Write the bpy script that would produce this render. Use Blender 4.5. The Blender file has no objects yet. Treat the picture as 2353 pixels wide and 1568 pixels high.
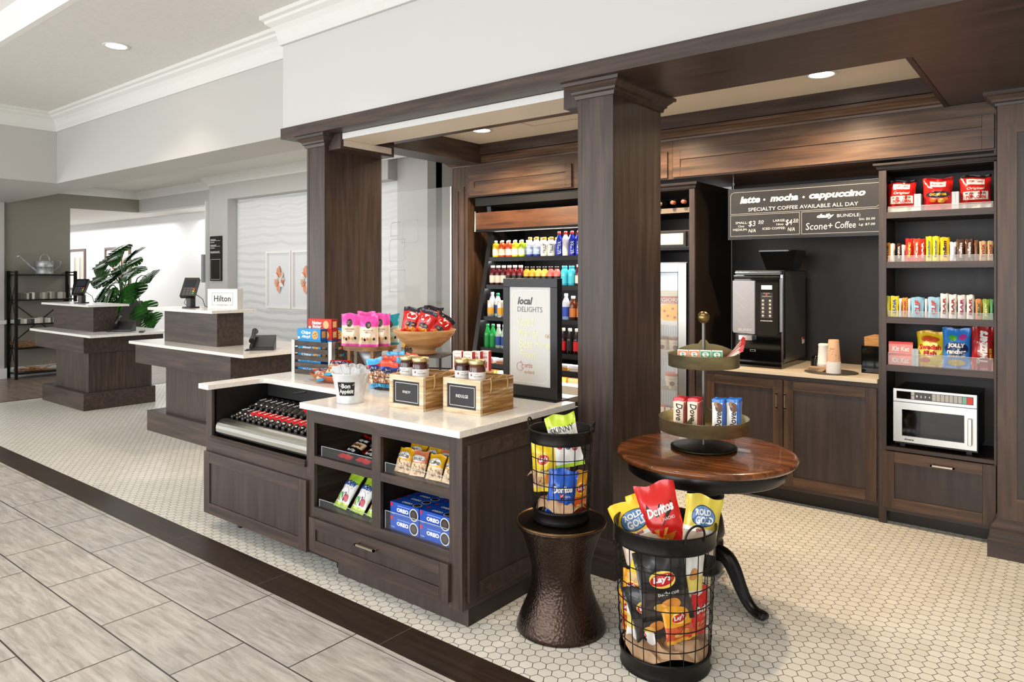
import bpy, math, random
from mathutils import Matrix, Vector, Euler
random.seed(7)
C = bpy.context.scene.collection
R = math.radians
# ---------------------------------------------------------------- camera, light, exposure
cam = bpy.data.cameras.new('camera'); camo = bpy.data.objects.new('camera', cam); C.objects.link(camo)
camo.location = (0, 0, 1.63); camo.rotation_euler = (R(90), 0, R(38.44))
cam.sensor_width = 36; cam.lens = 36*1640/2353; cam.shift_y = -151/2353; cam.clip_end = 80
sc = bpy.context.scene; sc.camera = camo
vs = sc.view_settings; vs.view_transform = 'Standard'; vs.look = 'None'; vs.gamma = 1; vs.exposure = 0.42
try: vs.use_curve_mapping = False
except Exception: pass
W = bpy.data.worlds.new('world'); sc.world = W; W.use_nodes = True
W.node_tree.nodes['Background'].inputs[0].default_value = (.93, .96, 1, 1)
W.node_tree.nodes['Background'].inputs[1].default_value = 0.9
def area(name, loc, rot, sx, sy, e, col=(1,1,1)):
    l = bpy.data.lights.new(name, 'AREA'); l.shape = 'RECTANGLE'; l.size = sx; l.size_y = sy; l.energy = e; l.color = col
    o = bpy.data.objects.new(name, l); C.objects.link(o); o.location = loc; o.rotation_euler = [R(a) for a in rot]; return o
area('daylight_stand_in', (-3.5, -4.2, 1.9), (90, 0, 0), 11, 3.0, 330, (.96, .98, 1))          # daylight through the lobby windows behind the camera
area('daylight_stand_in', (-17, 6.0, 2.7), (0, 0, 0), 6, 1.6, 95, (1, 1, 1))  # added overhead panel, keeps the side room evenly white
area('daylight_stand_in', (-11.9, 6.5, 2.7), (0, 0, 0), 2.4, .7, 26, (1, 1, 1))  # smaller added panel for the same room
area('reception_fill', (-8.5, 4.7, 3.1), (0, 0, 0), 4.5, .5, 14, (1, .97, .93))            # added fill above the reception, hidden behind the soffit
area('daylight_stand_in', (-12.8, -1.0, 2.0), (90, 0, -60), 5, 2.4, 150, (.97, .98, 1))  # added, acts as a window beside the solid left wall
def spot(loc, e, col=(1, .78, .54), ang=100, blend=.8, r=.05):
    l = bpy.data.lights.new('downlight_beam', 'SPOT'); l.energy = e; l.color = col; l.spot_size = R(ang); l.spot_blend = blend; l.shadow_soft_size = r
    o = bpy.data.objects.new('downlight_beam', l); C.objects.link(o); o.location = loc; return o
# ---------------------------------------------------------------- materials
def lin(c):
    if isinstance(c, str):
        c = [int(c[i:i+2], 16)/255 for i in (0, 2, 4)]
        return [v/12.92 if v <= .04045 else ((v+.055)/1.055)**2.4 for v in c]
    return list(c)
MATS = {}
def mat(name, col, rough=.5, metal=0, emit=0, alpha=1, trans=0, coat=0, ior=1.45):
    if name in MATS: return MATS[name]
    m = bpy.data.materials.new(name); m.use_nodes = True; b = m.node_tree.nodes['Principled BSDF']
    c = lin(col)+[1]
    b.inputs['Base Color'].default_value = c; b.inputs['Roughness'].default_value = rough; b.inputs['Metallic'].default_value = metal
    b.inputs['IOR'].default_value = ior
    if emit: b.inputs['Emission Color'].default_value = c; b.inputs['Emission Strength'].default_value = emit
    if trans: b.inputs['Transmission Weight'].default_value = trans
    if coat: b.inputs['Coat Weight'].default_value = coat
    if alpha < 1: b.inputs['Alpha'].default_value = alpha
    MATS[name] = m; return m
def P(hexc, rough=.4):                 # printed colour
    return mat('print_'+hexc, hexc, rough)
def nodes(m): return m.node_tree.nodes, m.node_tree.links, m.node_tree.nodes['Principled BSDF']
def noisy(name, c1, c2, scale=(1,1,1), s=5, detail=4, rough=.5, rough2=None, metal=0, bump=0, world=False, ramp=(.3,.7), dist=0, coat=0, c3=None):
    m = mat(name, c1, rough, metal, coat=coat); N, L, b = nodes(m)
    if world: src = N.new('ShaderNodeNewGeometry').outputs['Position']
    else: src = N.new('ShaderNodeTexCoord').outputs['Object']
    mp = N.new('ShaderNodeMapping'); mp.inputs['Scale'].default_value = scale; L.new(src, mp.inputs[0])
    n = N.new('ShaderNodeTexNoise'); n.inputs['Scale'].default_value = s; n.inputs['Detail'].default_value = detail; n.inputs['Distortion'].default_value = dist
    L.new(mp.outputs[0], n.inputs[0])
    r = N.new('ShaderNodeValToRGB'); e = r.color_ramp.elements
    e[0].position = ramp[0]; e[1].position = ramp[1]; e[0].color = lin(c1)+[1]; e[1].color = lin(c2)+[1]
    if c3: k = e.new((ramp[0]+ramp[1])/2); k.color = lin(c3)+[1]
    L.new(n.outputs['Fac'], r.inputs[0]); L.new(r.outputs[0], b.inputs['Base Color'])
    if bump:
        bp = N.new('ShaderNodeBump'); bp.inputs['Strength'].default_value = bump; bp.inputs['Distance'].default_value = .01
        L.new(n.outputs['Fac'], bp.inputs['Height']); L.new(bp.outputs[0], b.inputs['Normal'])
    if rough2 is not None:
        mr = N.new('ShaderNodeMapRange'); mr.inputs[3].default_value = rough; mr.inputs[4].default_value = rough2
        L.new(n.outputs['Fac'], mr.inputs[0]); L.new(mr.outputs[0], b.inputs['Roughness'])
    return m
D1, D2, D3 = '302622', '56453c', '41352f'
wood_v = noisy('dark_wood_vertical', D1, D2, (11, 11, .8), 3, 7, .34, .44, world=True, c3=D3, dist=.3, ramp=(.25,.75))
wood_x = noisy('dark_wood_horizontal', D1, D2, (.8, 11, 11), 3, 7, .34, .44, world=True, c3=D3, dist=.3, ramp=(.25,.75))
wood_y = noisy('dark_wood_depth', D1, D2, (11, .8, 11), 3, 7, .34, .44, world=True, c3=D3, dist=.3, ramp=(.25,.75))
rear_v = noisy('warm_lit_brown_wood_vertical', '35291f', '644d3b', (10, 10, .8), 2.6, 7, .32, .42, world=True, c3='4e3829', dist=.3, ramp=(.28,.72))  # browner frame wood, with the warm downlight glow put into its colour
rear_x = noisy('warm_lit_brown_wood_horizontal', '35291f', '6c5440', (.8, 10, 10), 2.6, 7, .32, .42, world=True, c3='543c2b', dist=.3, ramp=(.28,.72))
wood_d = noisy('dark_wood_panel', '322825', '453a35', (8, 8, .8), 3, 5, .38, .48, world=True)
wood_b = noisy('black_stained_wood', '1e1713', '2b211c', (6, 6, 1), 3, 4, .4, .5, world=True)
walnut = noisy('walnut_panel', '3c2416', '6c4630', (.8, 6, 7), 2.4, 6, .4, world=True, dist=1.2)
tabletop_m = noisy('stained_oak_top', '4a240f', '8e5429', (1.2, 11, 8), 2.2, 7, .22, .32, dist=1.0, coat=.4, c3='6f3d1b')
quartz = noisy('white_quartz', 'e4e1da', 'f3f1ec', (1,1,1), 60, 3, .16, .2)
wall_white = mat('paint_white', 'c9c8c4', .6)
wall_grey = mat('paint_grey', 'bdbbb6', .6)
wall_taupe = mat('paint_taupe', '8b857a', .6)
wall_lite = mat('paint_bright', 'eeeeec', .6)
ceil_m = noisy('ceiling_paint', 'dcd9d4', 'e2dfda', (1,1,1), 30, 4, .8, bump=.08)
ceil_w = mat('ceiling_white', 'e8e6e2', .8)
cream = mat('cream_ceiling', 'dfd6c6', .6)
trim_w = mat('trim_white', 'dcdbd6', .45)
black = mat('black_satin', '101010', .35)
blackm = mat('black_matte', '0c0c0d', .6)
gloss_b = mat('black_gloss', '060606', .06, coat=.5)
frame_b = mat('frame_black', '1b1b1d', .35)
steel = noisy('brushed_steel', 'b9b6ae', 'c9c7c0', (1, 60, 60), 3, 3, .24, .34, metal=1)
steel_l = mat('satin_steel', 'd4d2cd', .32, 1)
chrome = mat('chrome', 'dddddd', .12, 1)
nickel = mat('nickel_pull', 'c2b7a3', .28, 1)
bronze = noisy('hammered_bronze', '1a1412', '3a2c22', (1,1,1), 9, 3, .3, .42, metal=.85)
iron = noisy('black_iron', '141312', '231f1c', (1,1,1), 25, 3, .35, .5, metal=.6)
olive = noisy('aged_brass', '7a7254', 'a39a76', (1,1,3), 7, 4, .34, .48, metal=.75)
olive_d = noisy('aged_brass_dark', '24231c', '3a382c', (1,1,3), 7, 4, .34, .5, metal=.7)
black_paint = mat('black_furniture_paint', '0d0c0c', .3)
galv = noisy('galvanized', '8d8f90', 'c2c4c5', (1,1,1), 22, 3, .4, .5, metal=.5)
galv_w = noisy('whitewashed_metal', 'c3c6c8', 'e6e8e9', (1,1,1), 18, 4, .5, metal=.1)
terra = mat('copper_tray', 'b8653a', .35, .35)
crate_w = noisy('washed_pine', 'b08a60', 'e6dccb', (3, 3, 36), 1.6, 6, .6, dist=.25, c3='d6c2a0')
crate_s = noisy('raw_pine', '7d5429', 'e6d8bc', (3, 3, 34), 1.8, 6, .6, dist=.3, c3='b3844a')
bowl_m = noisy('mango_wood', 'a0703f', 'd0a06a', (1, 1, 9), 5, 5, .42, dist=.7)
slat_m = noisy('grey_brown_slats', '2c241f', '574a40', (2, 9, 9), 4, 5, .6)
riser_m = noisy('rustic_riser', '6b4a2c', 'a57c50', (2, 6, 9), 4, 5, .6)
slate = mat('slate_top', '403c39', .45)
rope_m = mat('jute_rope', 'b99663', .8)
chalk = mat('chalkboard', '2e2e31', .55)
menu_m = noisy('menu_board', '262423', '2e2c2a', (1,1,1), 12, 3, .42)
white_t = mat('lettering_white', 'e9e8e4', .5)
white_p = mat('paper_white', 'f2f0ec', .5)
glass = mat('clear_glass', 'ffffff', .02, trans=1, ior=1.3)
acrylic = mat('acrylic', 'e9eef2', .05, alpha=.14); acrylic_c = mat('clear_acrylic', 'e9eef2', .05, alpha=.03); edge_m = mat('acrylic_edge', 'dfe5e8', .2, alpha=.6)  # tower acrylic is milkier: its hazy lit reflection is put into the alpha
glass_dk = mat('smoked_glass', '15110d', .05, alpha=.75)
pane_m = mat('glass_pane', 'e8ecec', .03, alpha=.14)
lamp_w = mat('lamp_glow', 'fff0dc', .5, emit=14)
led_m = mat('led_strip', 'f4f7ff', .5, emit=9)
leaf_m = noisy('monstera_leaf', '0e2a10', '2f6a22', (1,1,1), 4, 3, .3, world=True)
stem_m = mat('plant_stem', '3c5a2a', .5)
kraft = noisy('kraft_paper', '9c7a58', 'c9a683', (1,1,1), 6, 3, .7)
# hexagon mosaic floor
def floor_hex():
    m = mat('hex_mosaic', 'e8e4da', .3); N, L, b = nodes(m)
    g = N.new('ShaderNodeNewGeometry')
    def vm(op, a, c=None, scale=None):
        n = N.new('ShaderNodeVectorMath'); n.operation = op
        for i, v in enumerate((a, c)):
            if v is None: continue
            if isinstance(v, (tuple, list)): n.inputs[i].default_value = v
            else: L.new(v, n.inputs[i])
        return n
    def mm(op, a, c=None):
        n = N.new('ShaderNodeMath'); n.operation = op
        for i, v in enumerate((a, c)):
            if v is None: continue
            if isinstance(v, (int, float)): n.inputs[i].default_value = v
            else: L.new(v, n.inputs[i])
        return n.outputs[0]
    S3 = math.sqrt(3); Pt = .0568
    p = vm('MULTIPLY', vm('ADD', g.outputs['Position'], (20.012, 20.004, 0)).outputs[0], (1/Pt, 1/Pt, 0)).outputs[0]
    rr = (S3, 1, 1); hr = (S3/2, .5, 0)
    a = vm('SUBTRACT', vm('MODULO', p, rr).outputs[0], hr).outputs[0]
    c = vm('SUBTRACT', vm('MODULO', vm('SUBTRACT', p, hr).outputs[0], rr).outputs[0], hr).outputs[0]
    da = vm('DOT_PRODUCT', a, a).outputs['Value']; dc = vm('DOT_PRODUCT', c, c).outputs['Value']
    mx = N.new('ShaderNodeMix'); mx.data_type = 'VECTOR'
    L.new(mm('LESS_THAN', dc, da), mx.inputs['Factor']); L.new(a, mx.inputs[4]); L.new(c, mx.inputs[5])
    gg = vm('ABSOLUTE', mx.outputs[1]).outputs[0]
    sp = N.new('ShaderNodeSeparateXYZ'); L.new(gg, sp.inputs[0])
    dd = mm('MAXIMUM', sp.outputs[1], vm('DOT_PRODUCT', gg, (S3/2, .5, 0)).outputs['Value'])
    gr = mm('GREATER_THAN', dd, .5-.026)
    cell = vm('SUBTRACT', p, mx.outputs[1]).outputs[0]
    wn = N.new('ShaderNodeTexWhiteNoise'); wn.noise_dimensions = '2D'
    L.new(vm('MULTIPLY', cell, (.37, .37, 0)).outputs[0], wn.inputs[0])
    r = N.new('ShaderNodeValToRGB'); r.color_ramp.elements[0].color = lin('e4e0d5')+[1]; r.color_ramp.elements[1].color = lin('eeebe2')+[1]
    L.new(wn.outputs[0], r.inputs[0])
    mc = N.new('ShaderNodeMix'); mc.data_type = 'RGBA'; L.new(gr, mc.inputs['Factor']); L.new(r.outputs[0], mc.inputs[6]); mc.inputs[7].default_value = lin('35302a')+[1]
    L.new(mc.outputs[2], b.inputs['Base Color'])
    L.new(mm('ADD', mm('MULTIPLY', gr, .4), .28), b.inputs['Roughness'])
    bp = N.new('ShaderNodeBump'); bp.inputs['Strength'].default_value = .3; bp.inputs['Distance'].default_value = .002; bp.invert = True
    L.new(gr, bp.inputs['Height']); L.new(bp.outputs[0], b.inputs['Normal'])
    return m
hex_m = floor_hex()
def floor_tile(name, x0, y0, bw, rh, c1, c2, mortar, streak=(1.6, 13, 1), rough=.33, mc='3a3632', off=.5):
    m = mat(name, c1, rough); N, L, b = nodes(m)
    g = N.new('ShaderNodeNewGeometry')
    mp = N.new('ShaderNodeMapping'); mp.inputs['Location'].default_value = (-x0+bw*40, -y0+rh*40, 0); L.new(g.outputs['Position'], mp.inputs[0])
    br = N.new('ShaderNodeTexBrick'); br.offset = off; br.inputs['Scale'].default_value = 1; br.inputs['Brick Width'].default_value = bw
    br.inputs['Row Height'].default_value = rh; br.inputs['Mortar Size'].default_value = mortar; br.inputs['Mortar Smooth'].default_value = 0
    br.inputs['Color1'].default_value = (0,0,0,1); br.inputs['Color2'].default_value = (1,1,1,1)
    L.new(mp.outputs[0], br.inputs[0])
    off2 = N.new('ShaderNodeVectorMath'); off2.operation = 'MULTIPLY_ADD'; off2.inputs[1].default_value = (7, 5, 0)
    L.new(br.outputs['Color'], off2.inputs[0]); L.new(g.outputs['Position'], off2.inputs[2])
    mp2 = N.new('ShaderNodeMapping'); mp2.inputs['Scale'].default_value = streak; L.new(off2.outputs[0], mp2.inputs[0])
    n = N.new('ShaderNodeTexNoise'); n.inputs['Scale'].default_value = 2.6; n.inputs['Detail'].default_value = 9; n.inputs['Roughness'].default_value = .68; n.inputs['Distortion'].default_value = .4
    L.new(mp2.outputs[0], n.inputs[0])
    r = N.new('ShaderNodeValToRGB'); e = r.color_ramp.elements; e[0].position = .34; e[1].position = .62; e[0].color = lin(c1)+[1]; e[1].color = lin(c2)+[1]
    L.new(n.outputs['Fac'], r.inputs[0])
    mx = N.new('ShaderNodeMix'); mx.data_type = 'RGBA'; L.new(br.outputs['Fac'], mx.inputs['Factor']); L.new(r.outputs[0], mx.inputs[6]); mx.inputs[7].default_value = lin(mc)+[1]
    L.new(mx.outputs[2], b.inputs['Base Color'])
    return m
tile_m = floor_tile('travertine_tile', -3.885, 1.408, .6575, .3335, '9d978f', 'c8c3bc', .0035)
narrow_m = floor_tile('travertine_border', -3.885, 2.0, .6575, 2.0, '9d978f', 'c8c3bc', .003, off=0)
plank_m = floor_tile('dark_plank', -4.36, 2.0, .972, 2.0, '241b14', '3a2b20', .0018, (.8, 14, 1), .35, '6a5c4e', off=0)
woodfl_m = floor_tile('oak_plank_floor', -12, 0, 1.2, .15, '6e5f52', '96867a', .003, (1, 8, 1), .3, '3a2f28')
# hammered look
def hammered():
    m = mat('hammered_metal', '3a2f2a', .28, .9); N, L, b = nodes(m)
    tc = N.new('ShaderNodeTexCoord'); v = N.new('ShaderNodeTexVoronoi'); v.inputs['Scale'].default_value = 85
    L.new(tc.outputs['Object'], v.inputs[0]); bp = N.new('ShaderNodeBump'); bp.inputs['Strength'].default_value = .8; bp.inputs['Distance'].default_value = .0025
    L.new(v.outputs['Distance'], bp.inputs['Height']); L.new(bp.outputs[0], b.inputs['Normal'])
    n = N.new('ShaderNodeTexNoise'); n.inputs['Scale'].default_value = 6; L.new(tc.outputs['Object'], n.inputs[0])
    r = N.new('ShaderNodeValToRGB'); r.color_ramp.elements[0].color = lin('241c1a')+[1]; r.color_ramp.elements[1].color = lin('5a4a41')+[1]; L.new(n.outputs['Fac'], r.inputs[0]); L.new(r.outputs[0], b.inputs['Base Color'])
    return m
hammer_m = hammered()
def wavy():
    m = mat('wave_relief', 'e2e3e3', .45); N, L, b = nodes(m)
    g = N.new('ShaderNodeNewGeometry'); mp = N.new('ShaderNodeMapping'); mp.inputs['Scale'].default_value = (1, 1, 1); L.new(g.outputs['Position'], mp.inputs[0])
    w = N.new('ShaderNodeTexWave'); w.bands_direction = 'Z'; w.inputs['Scale'].default_value = 2.6; w.inputs['Distortion'].default_value = 3.2; w.inputs['Detail'].default_value = 1; w.inputs['Detail Scale'].default_value = .9
    L.new(mp.outputs[0], w.inputs[0]); bp = N.new('ShaderNodeBump'); bp.inputs['Strength'].default_value = .4; bp.inputs['Distance'].default_value = .05
    L.new(w.outputs['Fac'], bp.inputs['Height']); L.new(bp.outputs[0], b.inputs['Normal']); return m
wave_m = wavy()
# ---------------------------------------------------------------- mesh helpers
TX = {}
def glyphs(s, bold=0.0, shear=0.0):
    k = (s, bold, shear)
    if k not in TX:
        cu = bpy.data.curves.new('t', 'FONT'); cu.body = s; cu.size = 1; cu.offset = bold; cu.shear = shear; cu.resolution_u = 2
        cu.align_x = 'CENTER'; cu.align_y = 'CENTER'
        o = bpy.data.objects.new('t', cu); C.objects.link(o)
        dg = bpy.context.evaluated_depsgraph_get(); me = bpy.data.meshes.new_from_object(o.evaluated_get(dg))
        TX[k] = ([(v.co.x, v.co.y) for v in me.vertices], [tuple(p.vertices) for p in me.polygons])
        bpy.data.objects.remove(o); bpy.data.curves.remove(cu); bpy.data.meshes.remove(me)
    return TX[k]
class M:
    def __init__(s): s.v = []; s.f = []; s.i = []; s.m = []; s.X = Matrix(); s.sm = set()
    def mi(s, m):
        if m not in s.m: s.m.append(m)
        return s.m.index(m)
    def add(s, vs, fs, m, smooth=False):
        o = len(s.v); k = s.mi(m) if m is not None and not isinstance(m, list) else None
        s.v += [tuple(s.X @ Vector(p)) for p in vs]
        for n, f in enumerate(fs):
            if smooth: s.sm.add(len(s.f))
            s.f.append(tuple(o+a for a in f)); s.i.append(k if k is not None else s.mi(m[n]))
        return s
    def box(s, x0, y0, z0, x1, y1, z1, m):
        x0, x1 = min(x0, x1), max(x0, x1); y0, y1 = min(y0, y1), max(y0, y1); z0, z1 = min(z0, z1), max(z0, z1)
        return s.add([(x0,y0,z0),(x1,y0,z0),(x1,y1,z0),(x0,y1,z0),(x0,y0,z1),(x1,y0,z1),(x1,y1,z1),(x0,y1,z1)],
              [(3,2,1,0),(4,5,6,7),(0,1,5,4),(1,2,6,5),(2,3,7,6),(3,0,4,7)], m)
    def lathe(s, prof, m, seg=24, c=(0,0), a0=0, a1=2*math.pi, sx=1, sy=1, smooth=True):
        full = abs(a1-a0-2*math.pi) < 1e-6; n = seg if full else seg+1
        vs = []; fs = []; ms = []
        for (r, z) in prof:
            for k in range(n):
                a = a0+(a1-a0)*k/seg; vs.append((c[0]+r*math.cos(a)*sx, c[1]+r*math.sin(a)*sy, z))
        for j in range(len(prof)-1):
            for k in range(seg):
                k2 = (k+1) % n
                fs.append((j*n+k, j*n+k2, (j+1)*n+k2, (j+1)*n+k)); ms.append(m[j] if isinstance(m, list) else m)
        return s.add(vs, fs, ms, smooth)
    def disc(s, r, z, m, seg=24, c=(0,0), up=True, sx=1, sy=1):
        vs = [(c[0]+r*math.cos(2*math.pi*k/seg)*sx, c[1]+r*math.sin(2*math.pi*k/seg)*sy, z) for k in range(seg)]
        return s.add(vs, [tuple(range(seg)) if up else tuple(reversed(range(seg)))], m)
    def cyl(s, r, z0, z1, m, seg=24, c=(0,0), r2=None):
        r2 = r if r2 is None else r2
        s.lathe([(r, z0), (r2, z1)], m, seg, c); s.disc(r, z0, m, seg, c, False); return s.disc(r2, z1, m, seg, c)
    def tube(s, pts, r, m, seg=6, closed=False, caps=True):
        pts = [Vector(p) for p in pts]; n = len(pts); vs = []; fs = []; rr = r if isinstance(r, list) else [r]*n
        up = None
        for k in range(n):
            a = pts[(k-1) % n] if (closed or k) else pts[k]; b = pts[(k+1) % n] if (closed or k < n-1) else pts[k]
            t = (b-a).normalized()
            if up is None: up = Vector((0,0,1)) if abs(t.z) < .9 else Vector((1,0,0))
            u = t.cross(up)
            if u.length < 1e-4: u = t.cross(Vector((0,1,0)))
            u.normalize(); w = u.cross(t).normalized(); up = w
            for j in range(seg):
                q = 2*math.pi*j/seg; vs.append(tuple(pts[k]+u*math.cos(q)*rr[k]+w*math.sin(q)*rr[k]))
        for k in range(n if closed else n-1):
            k2 = (k+1) % n
            for j in range(seg):
                j2 = (j+1) % seg; fs.append((k*seg+j, k*seg+j2, k2*seg+j2, k2*seg+j))
        s.add(vs, fs, m, True)
        if caps and not closed: s.add(vs[:seg], [tuple(reversed(range(seg)))], m); s.add(vs[-seg:], [tuple(range(seg))], m)
        return s
    def ring(s, r, z, t, m, seg=36, c=(0,0), sx=1, sy=1):
        return s.tube([(c[0]+r*math.cos(2*math.pi*k/seg)*sx, c[1]+r*math.sin(2*math.pi*k/seg)*sy, z) for k in range(seg)], t, m, 6, True)
    def sweep(s, prof, path, m, closed=False, side=1):
        n = len(path); vs = []; fs = []; q = len(prof)
        for k in range(n):
            p = Vector(path[k]); a = Vector(path[k-1]) if (closed or k) else None; b = Vector(path[(k+1) % n]) if (closed or k < n-1) else None
            ds = []
            if a is not None: d = (p-a).normalized(); ds.append(Vector((d.y, -d.x)))
            if b is not None: d = (b-p).normalized(); ds.append(Vector((d.y, -d.x)))
            nn = (ds[0]+ds[-1]).normalized(); sc_ = 1/max(.3, nn.dot(ds[0]))
            for (d, z) in prof: vs.append((p.x+nn.x*d*sc_*side, p.y+nn.y*d*sc_*side, z))
        for k in range(n if closed else n-1):
            k2 = (k+1) % n
            for j in range(q-1): fs.append((k*q+j, k2*q+j, k2*q+j+1, k*q+j+1))
        s.add(vs, fs, m)
        if not closed: s.add(vs[:q], [tuple(range(q))], m); s.add(vs[-q:], [tuple(range(q))], m)
        return s
    def prism(s, poly, z0, z1, m, ax='z'):
        n = len(poly)
        def pt(a, b, c): return (a, b, c) if ax == 'z' else ((a, c, b) if ax == 'y' else (c, a, b))
        vs = [pt(a, b, z0) for a, b in poly]+[pt(a, b, z1) for a, b in poly]
        return s.add(vs, [tuple(reversed(range(n))), tuple(range(n, 2*n))]+[(k, (k+1) % n, n+(k+1) % n, n+k) for k in range(n)], m)
    # decals: f maps (a, b) on a face to 3D
    def txt(s, f, st, x, z, size, m, bold=0, shear=0, rot=0, sx=1):
        vs, fs = glyphs(st, bold, shear); c, d = math.cos(R(rot)), math.sin(R(rot))
        return s.add([f(x+(a*c*sx-b*d)*size, z+(a*d*sx+b*c)*size) for a, b in vs], fs, m)
    def ell(s, f, x, z, rx, rz, m, seg=20, rings=2, rot=0):
        vs = [f(x, z)]; fs = []; c, d = math.cos(R(rot)), math.sin(R(rot))
        for j in range(1, rings+1):
            for k in range(seg):
                q = 2*math.pi*k/seg; a, b = rx*j/rings*math.cos(q), rz*j/rings*math.sin(q); vs.append(f(x+a*c-b*d, z+a*d+b*c))
        for k in range(seg): fs.append((0, 1+k, 1+(k+1) % seg))
        for j in range(rings-1):
            o = 1+j*seg
            for k in range(seg): fs.append((o+k, o+seg+k, o+seg+(k+1) % seg, o+(k+1) % seg))
        return s.add(vs, fs, m)
    def rect(s, f, x0, z0, x1, z1, m, n=1, sk=0):
        vs = []; fs = []
        for j in range(n+1):
            for k in range(n+1): b = z0+(z1-z0)*j/n; vs.append(f(x0+(x1-x0)*k/n+sk*(b-z0), b))
        for j in range(n):
            for k in range(n): o = j*(n+1)+k; fs.append((o, o+1, o+n+2, o+n+1))
        return s.add(vs, fs, m)
    def poly(s, f, pts, m): return s.add([f(a, b) for a, b in pts], [tuple(range(len(pts)))], m)
    def outline(s, f, x0, z0, x1, z1, t, m, r=0):
        s.rect(f, x0+r, z1-t, x1, z1, m); s.rect(f, x0, z0, x1-r, z0+t, m); s.rect(f, x0, z0, x0+t, z1-r, m); s.rect(f, x1-t, z0+r, x1, z1, m)
        if r:
            for cx, cz, a in ((x0+r, z1-r, 90), (x1-r, z0+r, 270)):
                for k in range(6):
                    q0, q1 = R(a+15*k), R(a+15*(k+1))
                    s.poly(f, [(cx+(r-t)*math.cos(q0), cz+(r-t)*math.sin(q0)), (cx+r*math.cos(q0), cz+r*math.sin(q0)), (cx+r*math.cos(q1), cz+r*math.sin(q1)), (cx+(r-t)*math.cos(q1), cz+(r-t)*math.sin(q1))], m)
        return s
    def mesh(s, name):
        me = bpy.data.meshes.new(name); me.from_pydata(s.v, [], s.f)
        for m in s.m: me.materials.append(m)
        me.polygons.foreach_set('material_index', s.i)
        me.polygons.foreach_set('use_smooth', [k in s.sm for k in range(len(s.f))])
        me.update(); return me
def tag(o, label=None, cat=None, group=None, kind=None):
    if label: o['label'] = label
    if cat: o['category'] = cat
    if group: o['group'] = group
    if kind: o['kind'] = kind
    return o
def obj(name, mb, parent=None, loc=None, rot=None, bev=0, label=None):
    me = mb if isinstance(mb, bpy.types.Mesh) else mb.mesh(name)
    o = bpy.data.objects.new(name, me); C.objects.link(o)
    if parent: o.parent = parent
    if loc: o.location = loc
    if rot: o.rotation_euler = [R(a) for a in rot]
    if bev:
        b = o.modifiers.new('bevel', 'BEVEL'); b.width = bev; b.segments = 2; b.limit_method = 'ANGLE'; b.angle_limit = R(40)
    if label: o['label'] = label
    return o
def thing(name, label, cat, loc=(0,0,0), rz=0, group=None):
    o = bpy.data.objects.new(name, None); C.objects.link(o); o.empty_display_size = .05
    o.location = loc; o.rotation_euler = (0, 0, R(rz)); return tag(o, label, cat, group)
def single(name, mb, label, cat, loc=(0,0,0), rot=(0,0,0), group=None, kind=None, bev=0):
    return tag(obj(name, mb, None, loc, rot, bev), label, cat, group, kind)
def struct(name, mb, bev=0): return tag(obj(name, mb, bev=bev), kind='structure')
def copy_thing(o, loc=None, rz=None, label=None, group=None):
    c = o.copy(); C.objects.link(c)
    if loc: c.location = loc
    if rz is not None: c.rotation_euler = (o.rotation_euler[0], o.rotation_euler[1], R(rz))
    if label: c['label'] = label
    if group: c['group'] = group
    for ch in list(o.children):
        d = ch.copy(); C.objects.link(d); d.parent = c
        for g in list(ch.children):
            e = g.copy(); C.objects.link(e); e.parent = d
    return c
def ords(n, left='left'):
    L = {1: ['only'], 2: ['left', 'right'], 3: ['left', 'middle', 'right']}.get(n)
    if L: return L
    w = ['leftmost', 'second from left', 'third from left', 'fourth from left', 'fifth from left', 'sixth from left', 'seventh from left', 'eighth from left', 'ninth from left', 'tenth from left']
    e = ['rightmost', 'second from right', 'third from right', 'fourth from right', 'fifth from right', 'sixth from right', 'seventh from right', 'eighth from right', 'ninth from right']
    h = (n+1)//2
    return w[:h]+list(reversed(e[:n-h]))
def fy(y): return lambda a, b: (a, y, b)              # plane facing -Y
def fx(x): return lambda a, b: (x, a, b)              # plane facing +X
def cylmap(r, c=(0,0), e=.0008):                      # round a vertical cylinder, a = arc length from the -Y side
    return lambda a, b: (c[0]+(r+e)*math.sin(a/r), c[1]-(r+e)*math.cos(a/r), b)
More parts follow.
